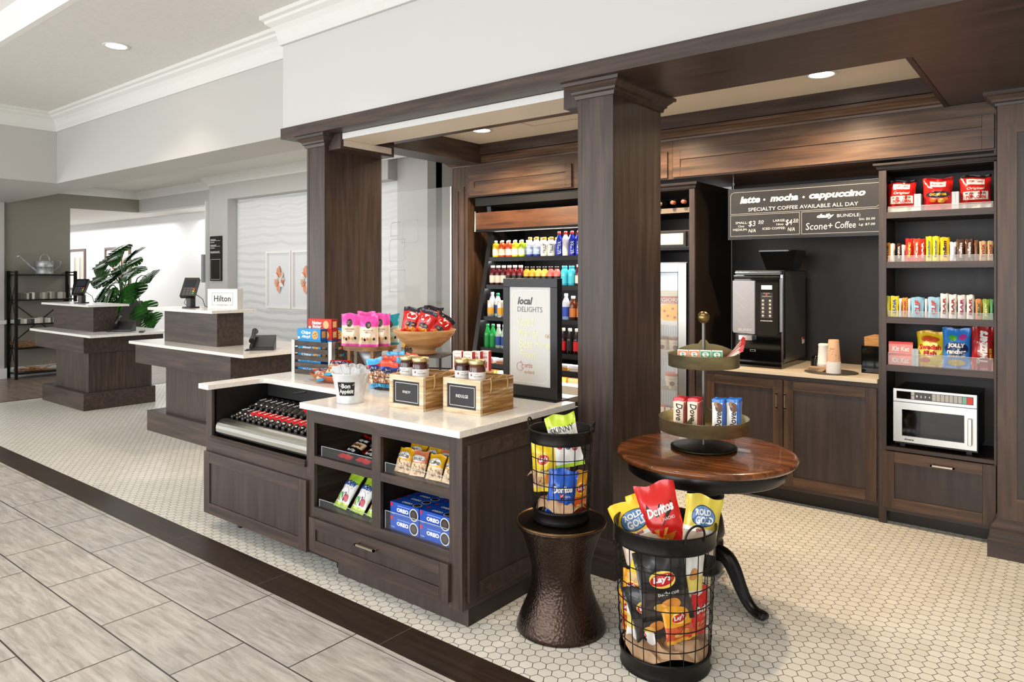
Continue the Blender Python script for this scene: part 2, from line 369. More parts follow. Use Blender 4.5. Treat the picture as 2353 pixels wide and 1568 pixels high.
# soft foil bag standing on z=0, front faces -Y
def bag(w, h, t, bands, seed=0, crimp=.07, back=None, nu=12, nv=14, wr=1.0, pinch=.07):
    m = M()
    def S(u, v, sd):
        e = max(0, min(1, (v-crimp)/.28))*max(0, min(1, (1-crimp-v)/.28)); e = e*e*(3-2*e); e = e**.7
        pr_ = max(0, (1-abs(u)**2.6))**.75
        ed = (1-e)
        wv = (.0035*math.sin(u*7+seed)+.0025*math.sin(u*13+seed*2.3))*ed*wr
        n = (math.sin(u*5+v*9+seed*1.7)*math.sin(v*13-u*4+seed)+.6*math.sin(u*11-v*17+seed*3))*.0028*wr*pr_*(.3+.7*e)
        x = u*w/2*(1-pinch*e); z = v*h+.004*math.sin(u*4+seed)*wr*(1 if v > .5 else 0)*abs(2*v-1)
        return (x, sd*(t/2*pr_*e+(.0008 if e == 0 else 0)+n*sd*0)+wv+n, z)
    vs = []; fs = []; ms = []
    for sd in (-1, 1):
        o = len(vs)
        for j in range(nv+1):
            for k in range(nu+1): vs.append(S(-1+2*k/nu, j/nv, sd))
        for j in range(nv):
            vv = (j+.5)/nv; mt = next(mm_ for lim, mm_ in bands if vv <= lim)
            for k in range(nu):
                a = o+j*(nu+1)+k; q = (a, a+1, a+nu+2, a+nu+1)
                fs.append(q if sd < 0 else tuple(reversed(q))); ms.append(mt if (sd < 0 or not back) else back)
    n1 = (nu+1)*(nv+1)
    for j in range(nv):
        for k in (0, nu):
            a = j*(nu+1)+k; b = a+nu+1; q = (a, b, b+n1, a+n1); fs.append(q if k == 0 else tuple(reversed(q))); ms.append(bands[-1][1])
    m.add(vs, fs, ms, True)
    def f(a, b):
        u = max(-1, min(1, 2*a/w)); v = max(0, min(1, b/h)); p = S(u, v, -1); return (p[0], p[1]-.0022, p[2])
    return m, f
def foil(c): return mat('foil_'+c, c, .24, .05, coat=.3)
# packet box with printed front; origin at bottom centre of the box
def carton(w, d, h, base, side=None):
    m = M(); m.box(-w/2, -d/2, 0, w/2, d/2, h, base)
    if side: m.rect(lambda a, b: (w/2+.0004, a, b), -d/2, 0, d/2, h, side)
    return m, fy(-d/2-.0006)
# ================================================================ SETTING
b = M(); b.box(-10.8, 2.30, -.05, 3, 7.6, 0, hex_m); struct('floor', b)
b = M(); b.box(-20, -5, -.05, 3, 2.075, 0, tile_m); struct('floor', b)
b = M(); b.box(-20, 2.075, -.05, 3, 2.10, 0, narrow_m); struct('floor', b)
b = M(); b.box(-10.84, 2.10, -.05, 3, 2.30, 0, plank_m); struct('trim_1', b)
b = M(); b.box(-10.84, 2.30, -.05, -10.8, 6.0, .002, plank_m); struct('trim_2', b)
b = M(); b.box(-22, 2.10, -.05, -10.84, 7.6, 0, woodfl_m); struct('floor', b)
# lobby ceiling with raised tray
CZ = 3.64
b = M(); b.box(-16, 2.12, CZ, 4, 6, CZ+.1, ceil_m); b.box(-16, 2.07, CZ, -12.05, 2.12, CZ+.1, ceil_m); b.box(-2.95, 2.07, CZ, 4, 2.12, CZ+.1, ceil_m); b.box(-16, -5, CZ, 4, -.6, CZ+.1, ceil_m); b.box(-16, -.6, CZ, -12, 2.07, CZ+.1, ceil_m); b.box(-3, -.6, CZ, 4, 2.07, CZ+.1, ceil_m)
b.box(-12, 2.07, CZ-.001, -3, 2.12, CZ+.26, ceil_w); b.box(-12, -.65, CZ, -3, -.6, CZ+.26, ceil_w); b.box(-12.05, -.65, CZ, -12, 2.12, CZ+.26, ceil_w); b.box(-3, -.65, CZ, -2.95, 2.12, CZ+.26, ceil_w)
b.box(-12, -.65, CZ+.26, -3, 2.12, CZ+.36, ceil_w); struct('ceiling', b)
# soffit bands
b = M(); b.box(-10, 3.45, 2.78, -4.86, 3.90, CZ, wall_grey); struct('wall_upper_back', b)
b = M(); b.box(-16, -5, 2.78, -10, 3.90, CZ, wall_grey); struct('wall_upper_left', b)
b = M(); b.box(-4.86, 3.25, 2.77, 4, 3.90, CZ, wall_white); struct('wall_header', b)
crown = [(0, 3.42), (.018, 3.42), (.018, 3.455), (.03, 3.475), (.034, 3.52), (.06, 3.555), (.095, 3.58), (.1, 3.60), (.125, 3.61), (.125, CZ), (0, CZ)]
b = M(); b.sweep(crown, [(-10, -5), (-10, 3.45), (-4.86, 3.45), (-4.86, 3.245), (4, 3.245)], trim_w, side=1); struct('trim_3', b)
# wood header, soffit and coffer
b = M(); b.box(-4.872, 3.236, 2.69, 4, 3.26, 2.772, wood_x); b.box(-4.872, 3.26, 2.69, 4, 3.925, 2.772, wood_x)
b.box(-.633, 3.925, 2.69, 4, 5.2, 2.772, wood_x); b.box(-4.70, 3.925, 2.69, -4.44, 5.12, 2.772, wood_y)
b.box(-4.72, 3.925, 2.772, -4.44, 5.2, 2.88, wood_y); b.box(-.633, 3.925, 2.772, -.60, 5.2, 2.88, wood_y); b.box(-4.44, 3.9, 2.772, -.633, 3.925, 2.88, wood_x)
b.box(-4.70, 5.10, 2.772, -.633, 5.2, 2.88, wood_x); b.box(-.66, 3.925, 2.686, -.633, 5.2, 2.69, wood_b); struct('trim_4', b)
b = M(); b.box(-4.72, 3.9, 2.872, 4, 6.2, 2.95, cream)
b.box(-2.75, 4.35, 2.869, -2.1, 4.355, 2.872, black); b.box(-3.55, 4.75, 2.8705, -2.9, 4.755, 2.872, mat('hatch_line', '8b7f6d')); b.box(-3.55, 4.25, 2.8705, -2.9, 4.255, 2.872, mat('hatch_line', '8b7f6d')); b.box(-3.555, 4.25, 2.8705, -3.55, 4.755, 2.872, mat('hatch_line', '8b7f6d'))
struct('ceiling', b)
# reception room beyond
b = M(); b.box(-22, 3.9, 3.13, -4.72, 8, 3.2, ceil_m); struct('ceiling', b)
b = M(); b.box(-13.5, 3.842, 0, -13.36, 4.81, 3.13, wall_taupe); b.box(-13.5, 4.81, 2.775, -13.36, 5.94, 3.13, wall_taupe); struct('wall_left', b)
b = M(); b.box(-13.6, -5, 0, -13.28, 3.842, 3.13, wall_grey); struct('wall_left', b)
b = M(); b.box(-13.28, -5, 0, -13.255, 3.87, .16, trim_w); b.box(-13.28, -5, .86, -13.25, 3.86, .92, trim_w); b.box(-13.36, 3.87, .86, -13.335, 4.81, .92, trim_w); b.box(-13.36, 3.87, 0, -13.335, 4.81, .16, trim_w); struct('baseboard_left', b)
b = M(); b.box(-13.5, 5.94, 2.775, -10.49, 6.1, 3.13, wall_grey); b.box(-10.49, 5.71, 0, -9.96, 6.1, 3.13, wall_grey); b.box(-9.96, 5.71, 2.77, -6.41, 6.1, 3.13, wall_grey); b.box(-6.41, 5.86, 0, -5.9, 6.1, 3.13, wall_grey)
b.box(-9.96, 5.90, 0, -6.41, 6.1, 2.77, wall_grey); struct('wall_back', b)
b = M(); b.box(-6.6, 6.6, 0, -4.0, 6.7, 3.13, wall_lite); b.box(-5.95, 6.0, 0, -5.9, 6.6, 3.13, wall_grey); struct('wall_back', b)
b = M(); b.box(-9.955, 5.867, 0, -6.41, 5.90, 2.768, wave_m); struct('wall_wave_panel', b)
b = M(); b.box(-22, 6.95, 0, -10.0, 7.05, 3.13, wall_lite); struct('wall_side_room', b)
b = M(); b.box(-10.6, 6.1, 0, -10.5, 7, 3.13, wall_lite); struct('wall_side_room', b)
b = M(); b.box(-22, 4.82, 2.83, -13.5, 6.95, 2.86, ceil_w); b.box(-13.5, 6.1, 2.83, -10.6, 6.95, 2.86, ceil_w); struct('ceiling', b)
cr2 = [(0, 3.0), (.015, 3.0), (.02, 3.03), (.045, 3.06), (.07, 3.08), (.09, 3.1), (.09, 3.13), (0, 3.13)]
b = M(); b.sweep(cr2, [(-13.36, 3.9), (-13.36, 5.94), (-10.49, 5.94), (-10.49, 5.71), (-5.9, 5.71)], trim_w, side=1); struct('trim_5', b)
b = M(); b.box(-10.52, 5.66, 0, -10.495, 5.94, 2.77, trim_w); b.box(-10.56, 5.62, 1.52, -10.50, 5.66, 1.95, mat('door_closer_grey', 'a7a8a9', .4, .3)); struct('trim_6', b)
b = M(); b.box(-22, 8, 0, 4, 8.1, 3.2, wall_lite); struct('wall_far', b)
b = M(); b.box(1.6, -5, 0, 1.7, 8, 3.7, wall_white); struct('wall_right', b)
# glass partition with etched rounded squares
gp = thing('glass_partition', 'clear glass panel with etched rounded squares between dark column and drink cabinet', 'glass panel', (-5.45, 5.22, 0))
b = M(); b.box(-.62, -.005, 0, .54, .005, 2.52, pane_m); obj('pane', b, gp)
et = mat('etched_line', 'b9bbb8', .6)
b = M(); f = fy(-.0062)
for x, z, s_ in ((-.18, 1.97, .24), (-.38, 1.78, .24), (-.36, 2.05, .15), (-.38, 1.45, .24)): b.outline(f, x, z, x+s_, z+s_, .007, et, .05)
obj('etching', b, gp)
b = M(); b.box(-.62, -.012, 0, .54, .012, .03, chrome); b.box(.525, -.012, 0, .545, .012, 2.52, steel_l); obj('channel', b, gp)
# ---------------------------------------------------------------- downlights
def downlight(x, y, z, label, r=.075, e=0):
    t = thing('ceiling_light', label, 'ceiling light', (x, y, z))
    b = M(); b.lathe([(r+.022, -.001), (r+.02, -.007), (r, -.005), (r-.006, .0)], trim_w, 32); obj('trim_ring', b, t)
    b = M(); b.disc(r-.004, -.003, lamp_w, 32, up=False); obj('lamp', b, t)
    if e: spot((x, y, z-.03), e, (1, .76, .5) if z < 3 else (1, .85, .66), 150 if z < 3 else 110, .6)
downlight(-6.60, 2.74, CZ, 'round recessed ceiling light in the grey lobby ceiling, alone at upper left', .085, 30)
downlight(-1.243, 4.64, 2.872, 'round recessed light in cream ceiling above the coffee counter', .075, 95)
downlight(-4.0, 4.62, 2.872, 'round recessed light in cream ceiling above the drink cooler', .075, 95)
for x, y, z, e in ((-2.3, 2.3, 3.6, 45), (-.9, 2.2, 3.6, 32), (-3.9, 2.4, 3.6, 38), (-7.2, 2.7, 3.6, 25), (-2.55, 4.68, 2.85, 80), (-.2, 1.6, 3.6, 25)): spot((x, y, z), e, (1, .76, .5) if z < 3 else (1, .86, .7), 150 if z < 3 else 100, .6)
# ---------------------------------------------------------------- wood columns
capp = [(0, 2.605), (.012, 2.605), (.016, 2.625), (.028, 2.632), (.03, 2.645), (.048, 2.66), (.056, 2.67), (.068, 2.672), (.07, 2.69), (0, 2.69)]
basep = [(0, 0), (.03, 0), (.03, .1), (.024, .105), (.024, .155), (.016, .165), (.014, .18), (.004, .195), (0, .2)]
def rectp(x0, y0, x1, y1): return [(x0, y0), (x1, y0), (x1, y1), (x0, y1)]
def column(x0, y0, x1, y1, label):
    t = thing('wood_column', label, 'column', ((x0+x1)/2, (y0+y1)/2, 0))
    w, d = (x1-x0)/2, (y1-y0)/2
    b = M(); b.box(-w, -d, 0, w, d, 2.689, wood_v)
    b.box(-w-.001, -d-.0015, .2, -w+.024, -d, 2.6, wood_v); b.box(w-.024, -d-.0015, .2, w+.001, -d, 2.6, wood_v)
    obj('shaft', b, t)
    b = M(); b.sweep(capp, rectp(-w, -d, w, d), wood_x, True); obj('capital', b, t)
    b = M(); b.sweep(basep, rectp(-w, -d, w, d), wood_x, True); obj('base_molding', b, t)
    return t
column(-2.184, 3.345, -1.962, 3.905, 'large square dark wood column with crown capital beside the round table')
column(-4.659, 3.33, -4.443, 3.89, 'dark wood column rising behind the cookie crate at the far end of the counter')
# white roller shutter box between the columns
t = thing('shutter_housing', 'white shutter box under the wood header between the two columns', 'shutter box', (-3.3, 3.6, 2.69))
b = M(); b.box(-.992, -.22, -.046, 1.1, .085, -.002, cream); b.box(-.992, -.224, -.046, 1.1, -.22, -.002, trim_w); obj('box', b, t)
for x0, x1, s_ in ((-1.16, -.994, 1), (1.005, 1.115, -1)):
    b = M(); b.box(x0, -.235, -.115, x1, .29, -.001, wood_v)
    if s_ > 0: b.box(x1, -.21, -.095, x1+.003, .26, -.047, cream)
    obj('end_block', b, t)
# ================================================================ CABINETRY
def shaker(w, h, fr=.065, d=.02, rec=.009, mv=None, mh=None, pm=None):
    """front in XZ plane, origin at the lower left, facing -Y, thickness d behind y=0"""
    mv = mv or wood_v; mh = mh or wood_x; pm = pm or wood_d; m = M()
    m.box(0, 0, 0, fr, d, h, mv); m.box(w-fr, 0, 0, w, d, h, mv); m.box(fr, 0, 0, w-fr, d, fr, mh); m.box(fr, 0, h-fr, w-fr, d, h, mh)
    m.box(fr, rec, fr, w-fr, d, h-fr, pm); return m
def pull(L, m=nickel, vert=False, d=.03, t=.01):
    b = M()
    if vert: b.box(-t/2, -d, 0, t/2, -d+t, L, m); b.box(-t/2, -d, .008, t/2, 0, .008+t, m); b.box(-t/2, -d, L-.008-t, t/2, 0, L-.008, m)
    else: b.box(-L/2, -d, 0, L/2, -d+t, t, m); b.box(-L/2, -d, 0, -L/2+t, 0, t, m); b.box(L/2-t, -d, 0, L/2, 0, t, m)
    return b
# ---- island: display cabinet
IY = 2.42
t = thing('display_cabinet', 'dark wood island cabinet with four open snack cubbies and one wide drawer', 'cabinet', (-2.785, IY, 0))
X = lambda x: x+2.785
b = M(); x0, x1 = X(-3.375), X(-2.213)
b.box(x0, 0, .09, X(-3.322), .02, .888, wood_v); b.box(X(-2.294), 0, .082, x1, .02, .888, wood_v)                 # stiles
b.box(X(-3.322), 0, .812, X(-2.294), .02, .888, wood_x); b.box(X(-2.84), 0, .345, X(-2.772), .02, .812, wood_v)
b.box(X(-3.322), 0, .285, X(-2.294), .02, .345, wood_x); b.box(X(-3.322), 0, .09, X(-2.294), .02, .125, wood_x)
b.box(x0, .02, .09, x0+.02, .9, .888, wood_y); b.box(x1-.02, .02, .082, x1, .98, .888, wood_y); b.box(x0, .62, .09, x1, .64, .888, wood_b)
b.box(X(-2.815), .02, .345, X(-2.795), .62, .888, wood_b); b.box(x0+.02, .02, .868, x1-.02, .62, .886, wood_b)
obj('carcass', b, t, bev=.0012)
for xa, xb, z in ((-3.322, -2.84, .628), (-2.772, -2.294, .629)):
    b = M(); b.box(X(xa), .001, z-.043, X(xb), .62, z, wood_x); obj('shelf', b, t)
b = M(); b.box(x0+.02, .021, .325, x1-.02, .62, .345, wood_x); obj('bottom_shelf', b, t)
for xa, xb, z, hh in ((-3.29, -2.85, .628, .055), (-2.765, -2.30, .629, .05), (-3.31, -2.85, .345, .04), (-2.765, -2.30, .345, .09)):
    b = M(); b.box(X(xa), .024, z, X(xb), .027, z+hh-.002, acrylic_c); b.box(X(xa), .0235, z+hh-.002, X(xb), .0275, z+hh, edge_m); b.box(X(xa), .0235, z, X(xa)+.002, .0275, z+hh, edge_m); obj('acrylic_fence', b, t, label='clear acrylic shelf fence')
b = shaker(1.06, .178, .058, .02)
dr = obj('drawer', b, t, (X(-3.343), -.021, .112), bev=.0015)
obj('handle', pull(.15), dr, (.5, 0, .128), label='brushed nickel bar handle')
b = shaker(.885, .725, .075, .018, .009, pm=wood_d)
sp_ = obj('side_panel', b, t, (x1+.019, .03, .12), (0, 0, 90), bev=.0015)
b = M(); b.box(X(-3.167), .045, 0, x1-.001, .9, .10, wood_b); b.box(X(-3.167), .043, 0, x1+.0005, .045, .10, wood_d); obj('plinth', b, t)
# ---- island: cooler cabinet
t = thing('cooler_cabinet', 'dark wood island cabinet holding the open soda cooler above a panel door', 'cabinet', (-3.93, IY, 0))
X = lambda x: x+3.93
x0, x1 = X(-4.483), X(-3.376)
b = M(); b.box(x0, 0, .08, X(-4.412), .02, .886, wood_v); b.box(X(-3.393), 0, .08, x1, .02, .886, wood_v); b.box(X(-4.412), 0, .08, X(-3.393), .02, .105, wood_x)
b.box(X(-4.412), 0, .475, X(-3.393), .02, .555, wood_x)
b.box(x0, .02, .08, x0+.02, .98, .886, wood_y); b.box(x1-.012, .02, .08, x1, .62, .886, wood_y); b.box(x0, .9, .08, x1, .92, .886, wood_b); obj('carcass', b, t, bev=.0012)
b = shaker(1.105, .40, .07, .02); obj('door', b, t, (X(-4.475), -.021, .085), bev=.0015)
b = M(); b.sweep([(0, .553), (.012, .556), (.016, .57), (.01, .578), (.014, .588), (0, .592)], [(X(-4.412), 0), (X(-3.393), 0)], wood_x); obj('sill_molding', b, t)
b = M(); b.box(X(-4.256), .09, 0, X(-4.23), .12, .08, black); b.box(X(-4.23), .1, .02, X(-3.22), .12, .08, black); b.box(X(-3.24), .09, .0, X(-3.22), .12, .08, black); obj('toe_grille', b, t)
b = M()
b.box(X(-4.41), .03, .58, X(-4.395), .52, .884, black); b.box(X(-3.407), .03, .58, X(-3.394), .52, .884, black)
b.box(X(-4.395), .50, .62, X(-3.407), .52, .884, blackm); b.box(X(-4.395), .03, .60, X(-3.407), .50, .615, black)
b.box(X(-4.395), .40, .80, X(-3.407), .405, .884, mat('cooler_grille', '2b2b2b', .4, .3))
for k in range(28): b.box(X(-4.39+k*.035), .485, .62, X(-4.388+k*.035), .50, .80, mat('cooler_rib', '1c1b1a', .5))
obj('cooler_liner', b, t)
b = M(); prof = [(.0, .618), (-.003, .64), (0, .66), (.01, .676), (.026, .688), (.05, .694), (.085, .69), (.085, .672), (.03, .65), (.012, .618)]
b.prism([(y+.012, z) for y, z in prof], X(-4.38), X(-3.395), steel, 'x'); obj('bullnose_guard', b, t, label='stainless steel rolled front guard')
b = M(); b.tube([(X(-3.95), .3, .87), (X(-3.9), .34, .88), (X(-3.88), .34, .88)], .006, black); obj('front_rail', b, t)
# ---- island countertop (one slab with the notch over the cooler)
b = M(); r_ = .06
notch = [(-4.395, 2.385), (-4.395, 2.79-r_)]+[(-4.395+r_-r_*math.cos(R(a)), 2.79-r_+r_*math.sin(R(a))) for a in (22, 45, 68)]+[(-4.395+r_, 2.79), (-3.40, 2.79), (-3.40, 2.378)]
out = [(-4.518, 2.385)]+notch+[(-2.196, 2.385), (-2.196, 3.335), (-2.30, 3.335), (-2.30, 3.53), (-4.54, 3.53), (-4.54, 3.3)]
b.prism(out, .889, .922, quartz); single('countertop', b, 'white quartz countertop of the island, notched around the soda cooler', 'countertop', bev=.002)
# ---- rear wall units
RY = 5.2
b = M(); b.box(-2.325, 5.955, 0, -1.03, 5.975, 2.40, wood_b); struct('wall_alcove', b)
t = thing('base_cabinet', 'dark wood base cabinet with two panel doors under the coffee machine', 'cabinet', (-1.68, RY, 0))
X = lambda x: x+1.68
b = M(); b.box(X(-2.32), .012, .1, X(-1.036), .74, .916, wood_x); b.box(X(-2.32), .07, 0, X(-1.036), .74, .1, wood_b); obj('carcass', b, t)
for xa, xb, hx in ((-2.23, -1.655, -1.69), (-1.648, -1.045, -1.632)):
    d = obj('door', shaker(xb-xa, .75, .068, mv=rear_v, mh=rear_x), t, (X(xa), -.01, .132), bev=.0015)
    obj('handle', pull(.125, nickel, True, t=.009), d, (hx-xa, 0, .54), label='brushed nickel bar handle')
b = M(); b.box(-2.32, 5.165, .917, -1.036, 5.95, .945, mat('warm_quartz', 'e2d3ba', .25)); single('countertop', b, 'pale stone countertop under the coffee machine and paper cups', 'countertop', bev=.002)
# shelf tower
t = thing('shelf_tower', 'tall dark wood shelf unit with snacks, microwave bay and lower drawer', 'shelf unit', (-.71, RY, 0))
X = lambda x: x+.71
b = M(); b.box(X(-1.034), 0, 0, X(-.988), .02, 2.326, wood_v); b.box(X(-.401), 0, 0, X(-.387), .02, 2.388, wood_v); b.box(X(-.988), 0, .484, X(-.401), .02, .508, wood_x); b.box(X(-.988), 0, .085, X(-.401), .02, .112, wood_x)
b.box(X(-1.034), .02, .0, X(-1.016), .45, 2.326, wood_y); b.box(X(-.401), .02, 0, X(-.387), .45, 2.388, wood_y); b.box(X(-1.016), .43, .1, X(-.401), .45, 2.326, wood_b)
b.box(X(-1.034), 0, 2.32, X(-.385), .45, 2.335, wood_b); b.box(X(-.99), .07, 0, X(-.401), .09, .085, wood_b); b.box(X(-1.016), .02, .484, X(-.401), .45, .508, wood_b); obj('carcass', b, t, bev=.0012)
b = M(); b.sweep([(0, 2.326), (.01, 2.328), (.016, 2.345), (.03, 2.352), (.03, 2.366), (0, 2.366)], [(X(-1.034), .45), (X(-1.034), 0), (X(-.385), 0)], wood_b, side=1); obj('crown', b, t)
for z in (2.044, 1.719, 1.358, 1.044):
    b = M(); b.box(X(-.988), .001, z-.041, X(-.401), .43, z, wood_x); s_ = obj('shelf', b, t)
for z, hh in ((2.044, .036), (1.719, .04), (1.358, .04), (1.044, .08)):
    b = M(); b.box(X(-.982), .012, z, X(-.405), .015, z+hh-.002, acrylic); b.box(X(-.982), .0115, z+hh-.002, X(-.405), .0155, z+hh, edge_m); b.box(X(-.982), .012, z, X(-.405), .06, z+.002, acrylic); obj('acrylic_fence', b, t, label='clear acrylic shelf fence')
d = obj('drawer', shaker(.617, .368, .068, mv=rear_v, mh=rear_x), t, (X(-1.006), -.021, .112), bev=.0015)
obj('handle', pull(.13), d, (.34, 0, .315), label='brushed nickel bar handle')
# tall right pilaster
pil = [(0, 0), (.045, 0), (.045, .10), (.035, .108), (.035, .15), (.028, .158), (.03, .175), (.014, .2), (.004, .215), (0, .22)]
t = thing('pilaster', 'dark wood pilaster with crown and stepped base right of the snack shelves', 'pilaster', (-.37, 5.0, 0))
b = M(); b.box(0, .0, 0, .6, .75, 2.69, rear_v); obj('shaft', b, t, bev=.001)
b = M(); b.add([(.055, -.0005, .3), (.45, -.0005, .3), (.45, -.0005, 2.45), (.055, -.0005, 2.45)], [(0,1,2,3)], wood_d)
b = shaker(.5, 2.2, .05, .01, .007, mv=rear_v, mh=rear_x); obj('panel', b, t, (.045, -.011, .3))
b = M(); b.sweep(pil, [(0, .18), (0, 0), (.6, 0)], wood_x); obj('base_molding', b, t)
crn = [(0, 2.69), (.012, 2.69), (.014, 2.705), (.03, 2.712), (.034, 2.722), (.06, 2.742), (.075, 2.748), (.08, 2.752), (.08, 2.768), (0, 2.768)]
b = M(); b.sweep([(d*.8, z-.078) for d, z in crn], [(0, .18), (0, 0), (.6, 0)], wood_x); obj('crown', b, t)
# upper fascia cabinets
for xa, xb, lab in ((-4.68, -3.42, 'warm-lit brown wood upper cabinet panel above the drink cooler, left of the big column'), (-3.42, -2.511, 'short dark wood upper cabinet panel seen just right of the big column'), (-2.509, -.388, 'long warm-lit brown wood upper cabinet panel above the menu board and snack shelves')):
    t = thing('upper_cabinet', lab, 'cabinet', (xa, RY, 0)); w = xb-xa
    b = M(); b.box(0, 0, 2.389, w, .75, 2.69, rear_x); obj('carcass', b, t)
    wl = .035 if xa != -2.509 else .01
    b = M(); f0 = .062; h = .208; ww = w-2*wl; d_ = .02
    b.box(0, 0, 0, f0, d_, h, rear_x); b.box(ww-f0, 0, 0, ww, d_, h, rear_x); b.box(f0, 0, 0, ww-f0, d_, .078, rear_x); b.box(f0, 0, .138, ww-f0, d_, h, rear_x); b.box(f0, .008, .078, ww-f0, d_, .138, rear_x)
    obj('panel', b, t, (wl, -.02, 2.398), bev=.0015)
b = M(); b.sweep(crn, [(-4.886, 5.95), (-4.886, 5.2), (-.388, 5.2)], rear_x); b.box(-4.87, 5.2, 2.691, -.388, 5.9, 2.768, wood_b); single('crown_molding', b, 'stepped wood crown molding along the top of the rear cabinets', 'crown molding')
# left pilaster of rear unit
t = thing('pilaster', 'narrow warm-lit brown wood pilaster left of the drink cooler', 'pilaster', (-4.886, 5.2, 0))
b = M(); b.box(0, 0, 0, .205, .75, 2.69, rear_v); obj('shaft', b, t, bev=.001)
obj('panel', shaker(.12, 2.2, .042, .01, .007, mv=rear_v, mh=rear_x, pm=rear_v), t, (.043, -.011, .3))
# wine tower
t = thing('wine_tower', 'dark wood tower with wine rack and small framed header above the freezer', 'cabinet', (-2.66, RY, 0))
X = lambda x: x+2.66
b = M(); b.box(X(-2.37), 0, 0, X(-2.325), .02, 2.313, wood_v); b.box(X(-2.345), .02, 0, X(-2.325), .75, 2.34, wood_b); b.box(X(-3.0), 0, 0, X(-2.955), .02, 2.313, wood_v); b.box(X(-3.0), .02, 0, X(-2.98), .75, 2.313, wood_y)
b.box(X(-2.98), .6, 0, X(-2.345), .62, 2.31, wood_b); b.box(X(-2.955), 0, 1.846, X(-2.37), .02, 1.985, wood_x); b.box(X(-2.955), 0, 2.30, X(-2.37), .6, 2.313, wood_x)
b.box(X(-2.955), .02, 1.965, X(-2.345), .6, 1.985, wood_b); b.box(X(-2.955), .02, 1.83, X(-2.345), .6, 1.846, wood_b); obj('carcass', b, t, bev=.001)
b = M(); b.sweep([(0, 2.305), (.01, 2.308), (.014, 2.325), (.028, 2.335), (.03, 2.353), (0, 2.353)], [(X(-3.0), 0), (X(-2.325), 0), (X(-2.325), .75)], wood_b, side=1); obj('crown', b, t)
b = M(); b.box(X(-2.955), .01, 2.122, X(-2.37), .03, 2.161, mat('rack_board', '8d8071', .5)); b.box(X(-2.955), .3, 2.122, X(-2.37), .32, 2.161, wood_b)
b.box(X(-2.955), .03, 2.122, X(-2.37), .6, 2.128, wood_b); obj('bottle_rack', b, t)
t2 = thing('header_frame', 'small cream sign panel in a dark frame above the glass door freezer', 'sign', (-2.66, 5.2, 1.915))
b = M(); b.box(-.28, -.03, -.058, .275, -.001, .058, frame_b); obj('frame', b, t2)
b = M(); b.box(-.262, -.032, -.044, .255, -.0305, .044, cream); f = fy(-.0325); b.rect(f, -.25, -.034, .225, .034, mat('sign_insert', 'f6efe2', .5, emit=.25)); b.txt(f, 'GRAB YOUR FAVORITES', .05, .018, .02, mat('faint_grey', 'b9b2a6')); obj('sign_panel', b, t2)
# wine bottles lying in the rack
for k, (x, z, c) in enumerate(((-2.62, 2.176, 'c9c093'), (-2.50, 2.178, 'b06a58'), (-2.41, 2.18, 'b06a58'))):
    b = M(); b.lathe([(.0, 0), (.036, 0), (.038, .01), (.038, .19), (.03, .215), (.016, .235), (.0145, .26)], gloss_b, 20); b.lathe([(.0145, .255), (.0155, .26), (.0155, .3), (.014, .302), (0, .302)], P(c, .35), 16)
    single('wine_bottle', b, f'dark wine bottle with {"gold" if k == 0 else "copper"} capsule lying in the rack, '+('leftmost in view', 'in the middle', 'at right end')[k], 'wine bottle', (x, RY+.27, z+.024), (90, 0, 0), 'wine bottles in the rack')
def fit(b, f, st, x, z, w, h, m, bold=0, shear=0, rot=0):
    """lettering fitted to a width and a height"""
    vs, fs = glyphs(st, bold, shear)
    xs = [v[0] for v in vs]; ys = [v[1] for v in vs]; gw = max(xs)-min(xs); gh = max(ys)-min(ys); ox = (max(xs)+min(xs))/2; oy = (max(ys)+min(ys))/2
    c, d = math.cos(R(rot)), math.sin(R(rot))
    pts = [((a-ox)/gw*w, (q-oy)/gh*h) for a, q in vs]
    return b.add([f(x+a*c-q*d, z+a*d+q*c) for a, q in pts], fs, m)
red, dred, yel, dyel, blu, lbl, dblu, grn, lgrn, org, brn, wht, blk, pink, tan, tealc = [foil(c) for c in ('c8201c','8e1216','e8b21c','b98614','1a4fb8','3fa9dd','14296e','1f8a3a','a9cf3a','e0741e','5a3018','ecebe6','161616','e0309a','dcb98e','1f9db8')]
CT = .922
# ---------------------------------------------------------------- washed wood display crates with jars
def jar(lab, loc, rz, dark):
    t = thing('jam_jar', lab, 'jar', (loc[0], loc[1], loc[2]+.008), rz+28, 'preserve jars in the wooden crates'); t.scale = (1.1, 1.1, 1.12)
    b = M(); b.lathe([(0, 0), (.036, 0), (.04, .006), (.04, .095), (.036, .108), (.033, .112)], mat('preserve_'+dark, dark, .12, coat=.6), 24); obj('glass_body', b, t)
    b = M(); f = cylmap(.0403); b.rect(f, -.055, .012, .055, .078, white_p, 12)
    b.poly(f, [(-.055, .078)]+[(-.055+.11*k/10, .078+.008*math.sin(math.pi*k/10)) for k in range(11)]+[(.055, .078)], white_p)
    f2 = cylmap(.0403, e=.0014); fit(b, f2, 'CURTIS', -.004, .07, .024, .006, P('8a8a88')); fit(b, f2, 'ORCHARD', .004, .059, .042, .007, P('555553')); b.ell(f2, -.028, .065, .005, .006, P('b5303a'), 10, 1)
    fit(b, f2, 'Apple', -.004, .04, .024, .007, blk); fit(b, f2, 'Butter', .0, .03, .026, .007, blk); obj('label', b, t, label='white paper jar label')
    b = M(); b.lathe([(.033, .11), (.0405, .112), (.0415, .115), (.0415, .128), (.039, .132), (0, .1325)], mat('gold_lid', 'cdb98a', .3, .8), 28); obj('lid', b, t)
